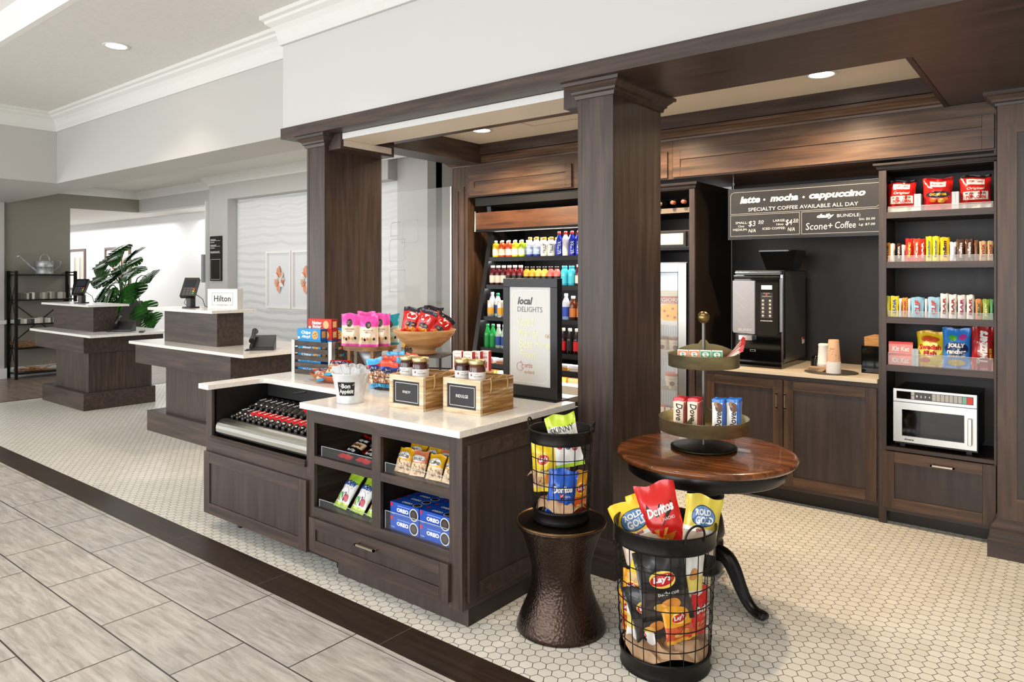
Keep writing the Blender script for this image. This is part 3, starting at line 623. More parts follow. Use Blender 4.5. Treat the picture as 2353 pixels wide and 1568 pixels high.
def crate(x, y, word, lab, ww, fx0):
    w, d, h = .252, .275, .178
    t = thing('display_crate', lab, 'crate', (x, y, CT), 1.5, 'washed wood display crates')
    b = M(); b.box(0, 0, 0, w, .018, .026, crate_w); b.box(0, 0, h-.028, w, .018, h, crate_w); b.box(0, 0, .026, .026, .018, h-.028, crate_w); b.box(w-.03, 0, .026, w, .018, h-.028, crate_w); obj('front_frame', b, t, bev=.0012)
    b = M(); b.box(.026, .007, .026, w-.03, .014, h-.028, chalk); f = fy(.0065); b.outline(f, .04, .038, w-.044, h-.04, .0025, white_t); fit(b, f, word, (w-.004)/2, h/2, ww, .0165, white_t, .012); obj('chalkboard', b, t, label='black chalkboard panel with white capitals')
    b = M(); b.box(w-.014, .018, 0, w, d, h, crate_s); obj('side_board', b, t, bev=.001)
    b = M(); b.box(0, .018, 0, .014, d, h, crate_s); obj('side_board', b, t, bev=.001)
    b = M(); b.box(.014, d-.014, 0, w-.014, d, h, crate_s); obj('back_board', b, t)
    b = M(); b.box(.014, .018, .004, w-.014, d-.014, .114, kraft); obj('filler', b, t, label='kraft paper filler')
    for sx in (w+.002, -.002):
        b = M(); s_ = 1 if sx > 0 else -1
        pts = [(sx+s_*.004, .08, h-.055)]+[(sx+s_*.004, .08, h-.02), (sx-s_*.005, .085, h+.004), (sx-s_*.012, .11, h+.006), (sx-s_*.014, .15, h-.004), (sx-s_*.012, .19, h+.007), (sx-s_*.004, .213, h+.004), (sx+s_*.004, .217, h-.02), (sx+s_*.004, .217, h-.055)]
        b.tube(pts, .0042, rope_m, 6)
        for yy in (.08, .217): b.tube([(sx+s_*.004, yy, h-.03), (sx+s_*.006, yy-.004, h-.05), (sx+s_*.004, yy-.008, h-.07)], [.004, .006, .002], rope_m, 5)
        obj('rope_handle', b, t)
crate(-2.905, 2.598, 'ENJOY', 'washed wood crate with a chalkboard panel reading ENJOY', .058, 0)
crate(-2.594, 2.69, 'INDULGE', 'washed wood crate with a chalkboard panel reading INDULGE', .082, 0)
z = CT+.1145
jar('jar of dark preserve at the left in the ENJOY crate', (-2.868, 2.70, z), -8, '3a120c'); jar('jar of dark preserve at the right in the ENJOY crate', (-2.755, 2.685, z), 18, '451a12')
jar('jar of dark preserve at the left in the INDULGE crate', (-2.545, 2.79, z), 20, '32100b'); jar('jar of brownish preserve at the right in the INDULGE crate', (-2.44, 2.785, z), 10, '5a2a14')
# ---------------------------------------------------------------- white metal bucket
t = thing('metal_bucket', 'white galvanized bucket with black Bon Appetit label holding cutlery packets', 'bucket', (-3.181, 2.558, CT), 68)
b = M(); b.lathe([(0, .0), (.072, .0), (.074, .004), (.075, .016), (.073, .018), (.1, .158), (.104, .162), (.104, .168), (.098, .168), (.07, .02), (0, .02)], galv_w, 40); obj('body', b, t)
b = M(); rr = lambda z: .073+(z-.018)*.027/.14
f = lambda a, q: ((rr(q)+.0008)*math.sin(a/.09), -(rr(q)+.0008)*math.cos(a/.09), q); f2 = lambda a, q: ((rr(q)+.0018)*math.sin(a/.09), -(rr(q)+.0018)*math.cos(a/.09), q)
b.rect(f, -.1, .048, -.004, .124, blackm, 10); fit(b, f2, 'Bon', -.052, .103, .05, .026, white_t, .03, .1); fit(b, f2, 'Appétit', -.052, .07, .086, .03, white_t, .03, .1)
for a, q in ((-.09, .106), (-.084, .1), (-.016, .106), (-.011, .112)): b.rect(f2, a, q, a+.007, q+.0025, white_t)
obj('label', b, t, label='black label with white handwriting')
def sachet(c1, c2):
    m, f = bag(.055, .17, .014, [(.07, wht), (1, c1)], 3, nu=6, nv=8)
    m.rect(f, -.018, .03, .018, .13, white_p, 3); m.rect(f, -.016, .045, .016, .05, P(c2), 1); m.rect(f, -.014, .1, .014, .103, P(c2), 1); fit(m, f, 'FORK', 0, .08, .02, .008, P(c2)); return m
clearf = mat('clear_film', 'dfe3e6', .12, alpha=.6, coat=.5)
sm_ = sachet(clearf, '7f8794').mesh('cutlery_packet')
for k, (a, r_, tl, rl, nm) in enumerate(((200, .05, 12, -16, 'at far left'), (235, .06, 16, -6, 'front left'), (262, .062, 12, 4, 'front centre'), (300, .058, 14, 14, 'front right'), (335, .05, 8, 22, 'at far right'), (150, .045, -6, -10, 'behind on the left'), (95, .04, -6, 3, 'at the back'), (30, .045, -5, 12, 'behind on the right'))):
    single('cutlery_packet', sm_, f'clear film cutlery packet with white napkin in the white bucket, {nm}', 'cutlery packet', (-3.181+.75*r_*math.cos(R(a+26)), 2.558+.75*r_*math.sin(R(a+26)), CT+.04), (tl-4, rl, 26+k*7-20), 'cutlery packets in the white bucket')
# ---------------------------------------------------------------- copper tray with snack mix bag
t = thing('tray', 'leaf-shaped copper coloured tray beside the slatted crate', 'tray', (-3.86, 2.985, CT), 4)
b = M(); N_ = 28; prof = [(.0, .004), (.62, .004), (.8, .016), (1, .05), (.985, .052), (.78, .022), (.6, .009), (0, .009)]
b.lathe([(r_*.24, z_) for r_, z_ in prof], terra, N_, sy=.42); obj('dish', b, t)
def mixbag(w, h, t_, s, top=red, mid=None):
    m, f = bag(w, h, t_, [(.12, lbl), (.62, noisy('snack_mix', 'b5794a', 'ecd9b8', (1,1,1), 55, 2, .4, ramp=(.42, .55), c3='a8302a')), (.8, mid or lbl), (1, top)], s)
    m.ell(f, 0, h*.66, w*.33, h*.12, dblu); fit(m, f, 'Chex', 0, h*.67, w*.42, h*.11, white_t, .03, .2); fit(m, f, 'MIX', w*.1, h*.56, w*.2, h*.05, P('f0d040')); return m
mb_ = mixbag(.15, .2, .055, 1).mesh('snack_mix_bag')
single('snack_mix_bag', mb_, 'red and blue bag of snack mix lying on the copper tray', 'snack bag', (-3.85, 2.915, CT+.018), (-74, 0, 62), 'bags of snack mix')
single('snack_mix_bag', mb_, 'red and blue bag of snack mix on the copper tray, half behind the white bucket', 'snack bag', (-3.80, 2.93, CT+.05), (-66, 4, 40), 'bags of snack mix')
# ---------------------------------------------------------------- slatted crate of cookies
def slat_crate(lab, x, y, rz, w, d, h):
    t = thing('slatted_crate', lab, 'crate', (x, y, CT), rz)
    n = 5; sh = (h-.012)/n*.74; gp_ = (h-sh)/(n-1)
    for k in range(n):
        b = M(); z_ = k*gp_
        b.box(0, 0, z_, w, .008, z_+sh, slat_m); b.box(0, d-.008, z_, w, d, z_+sh, slat_m); b.box(0, .008, z_, .008, d-.008, z_+sh, slat_m); b.box(w-.008, .008, z_, w, d-.008, z_+sh, slat_m); obj('slat', b, t)
    for cx, cy, sx_, sy_ in ((0, 0, 1, 1), (w, 0, -1, 1), (0, d, 1, -1), (w, d, -1, -1)):
        b = M(); b.box(cx-.002*sx_, cy-.002*sy_, 0, cx+.03*sx_, cy, h+.008, steel_l); b.box(cx-.002*sx_, cy-.002*sy_, 0, cx, cy+.03*sy_, h+.008, steel_l); obj('corner_bracket', b, t, label='pale metal corner strap')
    b = M(); b.box(.01, .01, 0, w-.01, d-.01, .006, slat_m); obj('bottom', b, t)
    return t
slat_crate('grey slatted wood crate stacked with blue and red cookie cartons', -4.466, 3.06, 7, .40, .245, .235)
def cookie_box(w, d, h, base, side, word, wcol, cc, two=None):
    m, f = carton(w, d, h, base, side); fit(m, f, word, -w*.12, h*(.62 if two else .5), w*.42, h*(.36 if two else .5), wcol, .05, .15)
    if two: fit(m, f, two, -w*.12, h*.25, w*.38, h*.34, wcol, .05, .15)
    m.ell(f, w*.27, h*.45, h*.4, h*.4, cc, 18, 1); m.rect(f, -w*.48, h*.05, -w*.38, h*.25, white_t)
    if cc is P('d9a55a'):
        g2 = fy(-d/2-.0012)
        for a, q in ((.2, .5), (.25, .3), (.3, .6), (.32, .4), (.26, .55)): m.ell(g2, w*a+.003, h*q, h*.05, h*.05, P('4a2a16'), 8, 1)
    m.rect(lambda a, q: (w/2+.001, a, q), -d*.3, h*.2, d*.3, h*.8, cc); return m
chips = cookie_box(.235, .06, .078, P('2f93cf', .3), P('1d5ea8', .3), 'Chips', white_t, P('d9a55a'), 'Ahoy!').mesh('cookie_carton')
nutter = cookie_box(.235, .06, .072, P('d0382c', .3), P('a81f1c', .3), 'Nutter', white_t, P('e0b878'), 'Butter').mesh('cookie_carton')
T_ = Matrix.Translation((-4.466, 3.06, CT)) @ Matrix.Rotation(R(7), 4, 'Z')
def in_crate(mesh, x, y, z, lab, g, T=T_, rz=7, cat='cookie box', nm='cookie_carton'):
    p = T @ Vector((x, y, z)); return single(nm, mesh, lab, cat, tuple(p), (0, 0, rz), g)
g = 'cookie cartons in the slatted crate'
for k in range(3): in_crate(chips, .15, .055, .008+.0795*k, f'blue chocolate chip cookie carton in the slatted crate, front stack, {("bottom", "middle", "third from bottom")[k]}', g)
in_crate(chips, .145, .056, .008+.0795*3, 'light blue chocolate chip cookie carton topping the front stack above the slatted crate', g)
for k in range(4): in_crate(chips if k < 3 else nutter, .19, .12, .008+.0795*k, ('blue cookie carton in the slatted crate, middle stack, '+('bottom', 'second up', 'third up')[k]) if k < 3 else 'red peanut butter cookie carton in the slatted crate, directly under the topmost one', g)
in_crate(nutter, .19, .118, .008+.0795*3+.0735, 'red peanut butter cookie carton on top of everything in the slatted crate', g)
for k in range(4): in_crate(nutter if k in (2,) else chips, .25, .185, .008+.0795*k, 'cookie carton in the slatted crate, rear right stack, '+('bottom', 'second up', 'third up and red', 'topmost and dark blue')[k], g)
# ---------------------------------------------------------------- wood riser with pouches
t = thing('wood_riser', 'round topped rustic wood riser carrying pink and teal pouches', 'display stand', (-3.875, 3.29, CT), 12)
b = M(); b.cyl(.185, .195, .221, riser_m, 40); obj('top', b, t, bev=.002)
for q in (45, 135, 225, 315):
    b = M(); x_, y_ = .14*math.cos(R(q)), .14*math.sin(R(q)); b.box(x_-.012, y_-.012, 0, x_+.012, y_+.012, .195, riser_m); obj('leg', b, t)
b = M(); b.lathe([(.03, .07), (.09, .19), (0, .19)], galv, 24); obj('cone', b, t)
def pouch(top, body, seed):
    m, f = bag(.135, .2, .05, [(.07, top), (.66, body), (1, top)], seed, crimp=.03, pinch=.03); m.ell(f, 0, .142, .02, .024, P('3a2a22')); fit(m, f, 'GOOD', 0, .148, .026, .008, P('e8c8b0')); fit(m, f, 'BITES', 0, .137, .026, .008, P('e8c8b0'))
    fit(m, f, 'WHOLESOME', 0, .105, .07, .008, P('4a3a30')); fit(m, f, 'MEDLEY', 0, .092, .045, .008, P('4a3a30'))
    for k, (a, q) in enumerate(((-.045, .05), (-.025, .044), (-.005, .05), (.018, .046), (.04, .05))): m.ell(f, a, q, .008, .01, P(('c98f3a', '3a1c14', 'b9722a', 'd8b060', '2a1410')[k]), 10, 1)
    return m
pk = foil('e64aa8'); pbody = foil('e3cdb2'); tl_ = foil('2aa6c0')
pm1, pm2, pm3 = pouch(pk, pbody, 2).mesh('pouch'), pouch(pk, pbody, 5).mesh('pouch'), pouch(tl_, foil('bfe0e2'), 4).mesh('pouch')
ZR = CT+.222
for me_, x, y, rz, tl2, lab, sc2 in ((pm1, -3.92, 3.155, 30, 0, 'pink and beige pouch of fruit and nut mix, frontmost at left on the wood riser', 1.12), (pm2, -3.79, 3.205, 34, -3, 'pink and beige pouch of fruit and nut mix, frontmost at right on the wood riser', 1.04), (pm2, -3.90, 3.28, 28, 0, 'pink pouch standing behind the left front pouch on the wood riser', 1.16), (pm1, -3.755, 3.28, 36, 2, 'pink pouch behind the right front pouch on the wood riser', 1.13), (pm3, -3.775, 3.375, 58, 0, 'teal pouch at the right edge of the wood riser, nearer one', 1.04), (pm3, -3.82, 3.42, 60, 3, 'teal pouch at the back of the wood riser, farther one', 1.06)):
    o = single('pouch', me_, lab, 'snack pouch', (x, y, ZR), (tl2, 0, rz), 'pouches on the wood riser'); o.scale = (1, 1, sc2)
# second slatted crate with yellow bags behind the bowl
t = slat_crate('brown slatted wood crate with yellow snack bags, behind the wooden bowl stand', -3.68, 3.405, 0, .14, .11, .2)
yb = M(); yb, f = bag(.11, .16, .04, [(.08, blk), (.5, brn), (1, yel)], 6); yb.ell(f, 0, .11, .03, .03, brn); yme = yb.mesh('snack_bag')
for k in range(2): single('snack_bag', yme, 'yellow and brown snack bag in the brown slatted crate, '+('at left', 'at right')[k], 'snack bag', (-3.635+.05*k, 3.435+.045*k, CT+.10), (0, 0, 20+10*k), 'yellow bags in the brown crate')
# ---------------------------------------------------------------- wire basket of snack mix
def wire_mat(): return mat('wire_grey', '3a3835', .4, .7)
t = thing('wire_basket', 'dark wire basket crammed with snack mix bags behind the white bucket', 'basket', (-3.36, 3.03, CT), 15)
b = M()
for z_, r_ in ((.004, .12), (.045, .127), (.085, .134), (.125, .14)): b.ring(r_, z_, .0022, wire_mat(), 36, sy=.8)
for k in range(26):
    q = 2*math.pi*k/26; b.tube([(.12*math.cos(q), .096*math.sin(q), .004), (.14*math.cos(q), .112*math.sin(q), .125)], .0014, wire_mat(), 4)
for k in range(-4, 5): y_ = k*.02; hx = .12*math.sqrt(max(0, 1-(y_/.096)**2)); b.tube([(-hx, y_, .004), (hx, y_, .004)], .0014, wire_mat(), 4)
obj('wire_frame', b, t)
mb2 = mixbag(.12, .18, .045, 4, lbl, red).mesh('snack_mix_bag'); mb3 = mixbag(.12, .17, .045, 8, foil('e8563a'), blu).mesh('snack_mix_bag')
for k, (x, y, z_, rx, ry, rz, me_, lab) in enumerate(((-.075, -.045, .012, -4, -12, 20, mb2, 'front left'), (0, -.06, .012, 2, 6, 26, mb3, 'front centre'), (.072, -.04, .014, -4, 14, 34, mb2, 'front right'), (-.05, .02, .03, -2, -8, 30, mb3, 'middle left'), (.035, .012, .035, -2, 8, 24, mb3, 'middle right'), (.0, .06, .045, 0, -4, 30, mb2, 'at the back'), (.085, .035, .05, -2, 18, 40, mb3, 'at the right rear'))):
    p = Matrix.Translation((-3.36, 3.03, CT)) @ Matrix.Rotation(R(15), 4, 'Z') @ Vector((x, y, z_))
    single('snack_mix_bag', me_, f'colourful snack mix bag stuffed in the wire basket, {lab}', 'snack bag', tuple(p), (rx, ry, rz), 'snack mix bags in the wire basket')
# ---------------------------------------------------------------- metal riser, mango bowl, popcorn bags
t = thing('metal_riser', 'low square riser with slate top and iron legs under the wooden bowl', 'display stand', (-3.36, 3.31, CT), 24)
b = M(); b.box(-.165, -.135, .183, .165, .135, .193, slate); obj('top', b, t, bev=.001)
for x_ in (-.155, .155):
    for y_ in (-.125, .125): b = M(); b.box(x_-.006, y_-.006, 0, x_+.006, y_+.006, .183, iron); obj('leg', b, t)
b = M()
for z_ in (.08,):
    for y_ in (-.125, .125): b.box(-.155, y_-.004, z_, .155, y_+.004, z_+.008, iron)
    for x_ in (-.155, .155): b.box(x_-.004, -.125, z_, x_+.004, .125, z_+.008, iron)
obj('stretcher', b, t)
single('wooden_bowl', M().lathe([(0, .006), (.076, .006), (.08, 0), (.082, .004), (.078, .026), (.072, .034), (.11, .05), (.16, .09), (.196, .135), (.208, .158), (.2, .161), (.186, .135), (.15, .095), (.1, .06), (0, .05)], bowl_m, 48), 'large turned wooden bowl holding red popcorn bags on the slate riser', 'bowl', (-3.365, 3.315, CT+.1935), (0, 0, 0))
def redbag(w, h, s):
    m, f = bag(w, h, .05, [(.07, red), (.88, red), (1, foil('2a2430'))], s); m.poly(f, [(-w*.22, h*.62), (-w*.28, h*.74), (-w*.1, h*.84), (w*.12, h*.83), (w*.28, h*.74), (w*.2, h*.62)], white_p); fit(m, f, 'POPCORN', 0, h*.72, w*.34, h*.04, red)
    m.ell(f, 0, h*.45, w*.3, h*.09, foil('303548')); fit(m, f, 'CHICAGO MIX', 0, h*.45, w*.46, h*.05, yel, .03); m.ell(f, -w*.12, h*.3, w*.14, h*.08, org); m.ell(f, w*.14, h*.3, w*.14, h*.08, foil('e8a030')); return m
rb1, rb2 = redbag(.135, .2, 3).mesh('popcorn_bag'), redbag(.125, .19, 7).mesh('popcorn_bag')
for x, y, z_, rx, ry, rz, me_, lab in ((-3.44, 3.25, .055, -6, 8, 32, rb1, 'leftmost, face forward'), (-3.33, 3.25, .06, -2, 18, 18, rb2, 'second from left, leaning right'), (-3.29, 3.29, .065, -6, 10, 62, rb1, 'third from left, seen edge-on'), (-3.26, 3.27, .05, -10, 38, 50, rb2, 'rightmost, tipped over'), (-3.42, 3.36, .06, 4, -4, 20, rb2, 'at the back left')):
    single('popcorn_bag', me_, f'red black-topped popcorn bag in the wooden bowl, {lab}', 'popcorn bag', (x, y, CT+.1935+z_+.05), (rx, ry, rz), 'red popcorn bags in the wooden bowl')
# ---------------------------------------------------------------- small bowl with snack packs
single('wooden_bowl', M().lathe([(0, .004), (.06, .004), (.062, 0), (.075, .006), (.125, .055), (.15, .102), (.143, .104), (.115, .06), (.07, .02), (0, .016)], bowl_m, 40), 'small wooden bowl behind the INDULGE crate holding white and red snack packs', 'bowl', (-3.02, 3.385, CT), (0, 0, 0))
m, f = carton(.062, .04, .125, P('f0ece6', .35), P('b82222', .35)); fit(m, f, 'Snack', 0, .088, .046, .016, P('b02a3a'), .02); fit(m, f, 'STARKIST', 0, .11, .05, .006, P('c86a6a')); m.rect(f, -.02, .02, .02, .06, P('c03030'))
snk = m.mesh('snack_pack')
for k, (x, y, rz) in enumerate(((-3.075, 3.33, 14), (-3.0, 3.345, 14), (-2.975, 3.392, 14), (-2.945, 3.44, 14))):
    single('snack_pack', snk, f'white snack pack with red side in the small wooden bowl, {ords(4)[k]}', 'snack box', (x, y, CT+.104), (0, 0, rz), 'snack packs in the small bowl')
# ---------------------------------------------------------------- local delights sign
SX, SY = -2.272, 3.266
t = thing('counter_sign', 'tall black framed sign reading local DELIGHTS on the counter end', 'sign', (-2.466, SY, CT), 0)
b = M(); w2 = .194
b.box(-w2, 0, .012, w2, .05, .075, frame_b); b.box(-w2, 0, .64, w2, .05, .69, frame_b); b.box(-w2, 0, .075, -w2+.043, .05, .64, frame_b); b.box(w2-.048, 0, .075, w2, .05, .64, frame_b); obj('frame', b, t, bev=.0015)
b = M(); b.box(-w2+.043, .008, .075, w2-.048, .042, .64, mat('sign_sheet', 'c9c9c6', .4)); f = fy(.007); f2 = fy(.0062)
G = lambda x: x+2.466
Zz = lambda z_: z_-CT
b.outline(f, -.135, .092, .13, .622, .0025, white_t, .045)
fit(b, f, 'local', G(-2.502), Zz(1.483), .11, .044, P('4a4a4a'), .035, .25); fit(b, f, 'DELIGHTS', G(-2.468), Zz(1.434), .178, .03, P('6a6a6a'))
hw = P('dfdfae')
for s_, x, z_, w_, h_ in (('Voted', -2.499, 1.365, .12, .055), ('Worlds', -2.483, 1.297, .14, .045), ('Best', -2.496, 1.237, .1, .05), ('Honey', -2.374, 1.232, .112, .05), ('From:', -2.477, 1.176, .12, .046)): fit(b, f, s_, G(x), Zz(z_), w_, h_, hw, 0, .12)
ar = P('c06a70')
ap = [(math.cos(R(q))*.026*(1-.12*math.cos(R(q*2)))+G(-2.538), math.sin(R(q))*.024+Zz(1.102)) for q in range(20, 350, 15)]
b.tube([(a, .0062, q) for a, q in ap], .0009, ar, 4); b.tube([(G(-2.535), .0062, Zz(1.124)), (G(-2.528), .0062, Zz(1.134))], .0012, ar, 4)
fit(b, f2, 'C', G(-2.52), Zz(1.104), .016, .024, ar); fit(b, f2, 'urtis', G(-2.477), Zz(1.112), .055, .026, ar); fit(b, f2, 'orchard', G(-2.472), Zz(1.074), .07, .02, P('b88a5a'))
bee = P('b9a878'); b.ell(f2, G(-2.34), Zz(1.283), .004, .012, bee, 10, 1)
for s_ in (-1, 1): b.tube([(G(-2.34)+s_*.011+.007*math.cos(R(q)), .0062, Zz(1.288)+.009*math.sin(R(q))) for q in range(0, 360, 40)], .0008, bee, 4, True)
obj('sign_face', b, t)
b = M(); b.box(-w2-.005, -.02, 0, w2+.002, .12, .006, blackm); b.box(-w2, .005, .006, w2, .045, .012, blackm); obj('foot', b, t)
# ================================================================ island cubbies
def cookie(c1, s):
    m, f = bag(.112, .125, .042, [(.08, tan), (.5, noisy('cookie_print', '8a5a34', 'e8cfa8', (1,1,1), 60, 2, .35, ramp=(.36, .5))), (.93, c1), (1, c1)], s); m.ell(f, 0, .085, .045, .018, white_t, 16, 2); fit(m, lambda a, q: tuple(Vector(f(a, q))-Vector((0, .0012, 0))), 'Grandmas', 0, .084, .08, .02, P('3a2016'), .01, .25); return m
ck = [cookie(foil('e0a81c'), 1).mesh('cookie_bag'), cookie(foil('c8764a'), 4).mesh('cookie_bag'), cookie(foil('e0a81c'), 7).mesh('cookie_bag')]
for j in range(4):
    for k in range(4):
        x = -2.69+.112*k+(.02 if j % 2 else 0); x = min(x, -2.352); rr_ = ('front', 'second', 'third', 'back')[j]
        single('cookie_bag', ck[(j*2+k) % 3], f'{("yellow", "copper", "yellow")[(j*2+k)%3]} cookie bag in the upper right cubby, {rr_} row, {ords(4)[k]}', 'cookie bag', (x, 2.485+.062*j, [.6305, .648, .672, .70][j]), (-24+2*math.sin(j*3+k), 4*math.sin(k*5+j), 6*math.sin(k*3+j*2)), 'cookie bags in the upper right cubby')
def oreo():
    w, d, h = .205, .06, .068; m, f = carton(w, d, h, P('1b4fb4', .25), P('153e96', .25))
    fit(m, f, 'OREO', -.012, .034, .085, .021, white_t, .06); m.rect(f, -.1, .046, -.085, .066, P('c8202c')); fit(m, f, '6-2 packs', -.082, .012, .026, .01, white_t); m.rect(f, -.05, .052, .04, .056, P('7fa4e0'))
    m.ell(f, .068, .030, .031, .031, white_t, 16, 1); g2 = fy(-d/2-.0012); m.ell(g2, .068, .030, .026, .026, P('2a211e'), 18, 1); g3 = fy(-d/2-.0018); m.ell(g3, .068, .030, .017, .017, P('4a3e38'), 16, 1)
    tp = lambda a, q: (a, q, h+.0006); fit(m, tp, 'OREO', -.01, 0, .07, .02, white_t, .06); m.ell(tp, .062, 0, .024, .024, white_t, 16, 1); m.ell(lambda a, q: (a, q, h+.0012), .062, 0, .02, .02, P('2a211e'), 16, 1); m.rect(tp, -.1, .01, -.085, .028, P('c8202c')); return m
om = oreo().mesh('cookie_carton')
for lz in range(2):
    for j in range(5):
        for k in range(2):
            single('cookie_carton', om, f'blue sandwich cookie carton in the lower right cubby, {("bottom", "top")[lz]} layer, {("front", "second", "third", "fourth", "back")[j]} row, {("left", "right")[k]}', 'cookie box', (-2.637+.212*k, 2.487+.0625*j, .3455+.0695*lz), (0, 0, 0), 'blue cookie cartons in the lower right cubby')
m, f = bag(.13, .2, .045, [(.06, lgrn), (.16, foil('c3d65a')), (.72, wht), (1, lgrn)], 2)
fit(m, f, 'HI-CHEW', 0, .138, .11, .03, P('1c3f9a'), .06, .15); m.ell(f, 0, .072, .034, .04, P('f0eef4')); m.ell(f, -.02, .06, .018, .026, P('5fae3a')); m.ell(f, .012, .062, .016, .026, P('6a3a5a')); m.ell(f, .034, .055, .014, .02, P('c8505a')); m.ell(f, -.04, .045, .012, .012, P('d8823a')); m.rect(f, -.04, .11, .04, .114, P('a79ac8')); cm = m.mesh('candy_bag')
for k, (x, y, z_) in enumerate(((-3.19, 2.49, .35), (-3.05, 2.49, .35), (-2.915, 2.49, .35))):
    single('candy_bag', cm, f'green and white chewy candy bag leaning in the lower left cubby, {ords(3)[k]}', 'candy bag', (x, y, z_), (-38, 0, -6), 'candy bags in the lower left cubby')
single('candy_bag', cm, 'green and white candy bag lying behind the front ones in the lower left cubby', 'candy bag', (-2.97, 2.60, .35), (-38, 0, 4), 'candy bags in the lower left cubby')
m, f = bag(.13, .19, .03, [(.12, red), (.4, blk), (.64, tan), (.9, blk), (1, dred)], 5)
fit(m, f, 'JACK LINKS', 0, .138, .1, .022, white_t, .04); fit(m, f, 'ORIGINAL', 0, .098, .085, .016, P('3a1a10'), .04, .2); fit(m, f, '10g PROTEIN', 0, .055, .07, .02, white_t, .03); jm = m.mesh('jerky_bag')
for k, (x, y, z_, nm) in enumerate(((-3.13, 2.475, .633, 'front left'), (-2.98, 2.475, .633, 'front centre'), (-3.10, 2.575, .645, 'behind at left'), (-2.95, 2.575, .645, 'behind at right'), (-3.05, 2.64, .69, 'topmost at the back'))):
    single('jerky_bag', jm, f'black and red jerky bag in the upper left cubby, {nm}', 'jerky bag', (x, y, z_), (-62, 0, -8), 'jerky bags in the upper left cubby')
# cola bottles lying in the cooler
def cola(lbl_m):
    b = M(); cg = mat('cola', '120806', .08, coat=.6)
    b.lathe([(0, 0), (.024, .0), (.029, .012), (.028, .045), (.0295, .06), (.0295, .06)], cg, 18); b.lathe([(.0296, .06), (.0296, .09)], cg, 18); b.lathe([(.0296, .09), (.0298, .155), (.027, .168)], lbl_m, 18); b.lathe([(.027, .168), (.02, .19), (.0135, .204), (.0135, .212)], cg, 18)
    b.lathe([(.0145, .208), (.0152, .21), (.0152, .228), (.014, .23), (0, .23)], blk, 16)
    f = cylmap(.0298); fit(b, lambda a, q: f(q+.0936, a+.123), 'Cola', 0, 0, .05, .028, white_t, .02, .3); f_ = cylmap(.0298)
    return b
def cola2():
    b = cola(P('c4141c', .25)); return b
cl_r = cola(P('c4141c', .25)).mesh('cola_bottle'); cl_k = cola(P('16161a', .25)).mesh('cola_bottle')
n = 15
for j in range(2):
    for k in range(n):
        x = -4.352+.064*k; me_ = cl_k if (k < 2 and j == 0) or (j == 1 and k < 8) else cl_r
        single('cola_bottle', me_, f'{"dark" if me_ is cl_k else "red"} label cola bottle lying in the island cooler, {("front", "rear")[j]} row, {ords(n)[k]}', 'bottle', (x, 2.74+.13*j, .722+.045*j), (95, 0, 4), 'cola bottles in the island cooler')
# ================================================================ wire baskets and stool
def wire_bin(name_lab, loc, rb, rt, H, band, rings, nv, hdir, hr):
    t = thing('wire_basket', name_lab, 'basket', loc)
    r = lambda z_: rb+(rt-rb)*z_/H
    b = M(); b.lathe([(r(H-band)+.001, H-band), (r(H-band)+.004, H-band+.004), (r(H-band)+.001, H-band+.012), (r(H)+.0, H-.014), (r(H)+.003, H-.008), (r(H)+.004, H-.002), (r(H), H), (r(H)-.004, H-.003), (r(H-band)-.003, H-band)], iron, 48); obj('top_band', b, t)
    b = M(); b.lathe([(rb+.002, 0), (rb+.005, .003), (rb+.001, .016), (r(band)+.0, band-.014), (r(band)+.005, band-.008), (r(band)+.002, band), (r(band)-.004, band), (rb-.003, .006), (0, .006)], iron, 48); b.disc(rb, .001, iron, 48, up=False); obj('bottom_band', b, t)
    b = M()
    for z_ in rings: b.ring(r(z_)+.002, z_, .0022, iron, 48)
    for k in range(nv):
        q = 2*math.pi*(k+.5)/nv; b.tube([(r(z_)*math.cos(q), r(z_)*math.sin(q), z_) for z_ in (band-.01, H-band+.01)], .0022, iron, 5)
    obj('wire_grid', b, t)
    for s_ in (0, 180):
        q = R(hdir+s_); b = M(); cx, cy = rt*math.cos(q), rt*math.sin(q); tx, ty = -math.sin(q), math.cos(q)
        b.tube([(cx+tx*hr, cy+ty*hr, H-.02)]+[(cx*(1+.05*math.sin(R(a)))+tx*hr*math.cos(R(a)), cy*(1+.05*math.sin(R(a)))+ty*hr*math.cos(R(a)), H+hr*1.15*math.sin(R(a))) for a in range(0, 181, 15)]+[(cx-tx*hr, cy-ty*hr, H-.02)], .0045, iron, 8); obj('handle', b, t)
    return t
SC = (-1.885, 2.742)
st = M(); st.lathe([(.195, .0), (.208, .004), (.206, .02), (.192, .06), (.165, .12), (.143, .18), (.136, .235), (.139, .29), (.152, .35), (.17, .41), (.19, .455), (.207, .478), (.208, .488), (.2, .494)], hammer_m, 72)
t = thing('drum_stool', 'hourglass hammered bronze metal stool under the small wire basket', 'stool', (SC[0], SC[1], 0))
obj('body', st, t); b = M(); b.disc(.2, .494, bronze, 64); b.lathe([(.2, .494), (.204, .499), (.209, .497), (.211, .491), (.208, .486)], mat('bronze_edge', '6b5237', .3, .9), 64); obj('top_plate', b, t)
BZ = .4995
wire_bin('small black wire basket with handles standing on the bronze stool', (SC[0], SC[1], BZ), .126, .148, .425, .062, (.125, .18, .24, .30), 18, 20, .03)
wire_bin('large black wire basket of chip bags standing on the tiled floor', (-1.37, 2.765, 0), .183, .211, .59, .075, (.13, .21, .295, .37, .445), 22, -30, .045)
foilc = lambda c: foil(c)
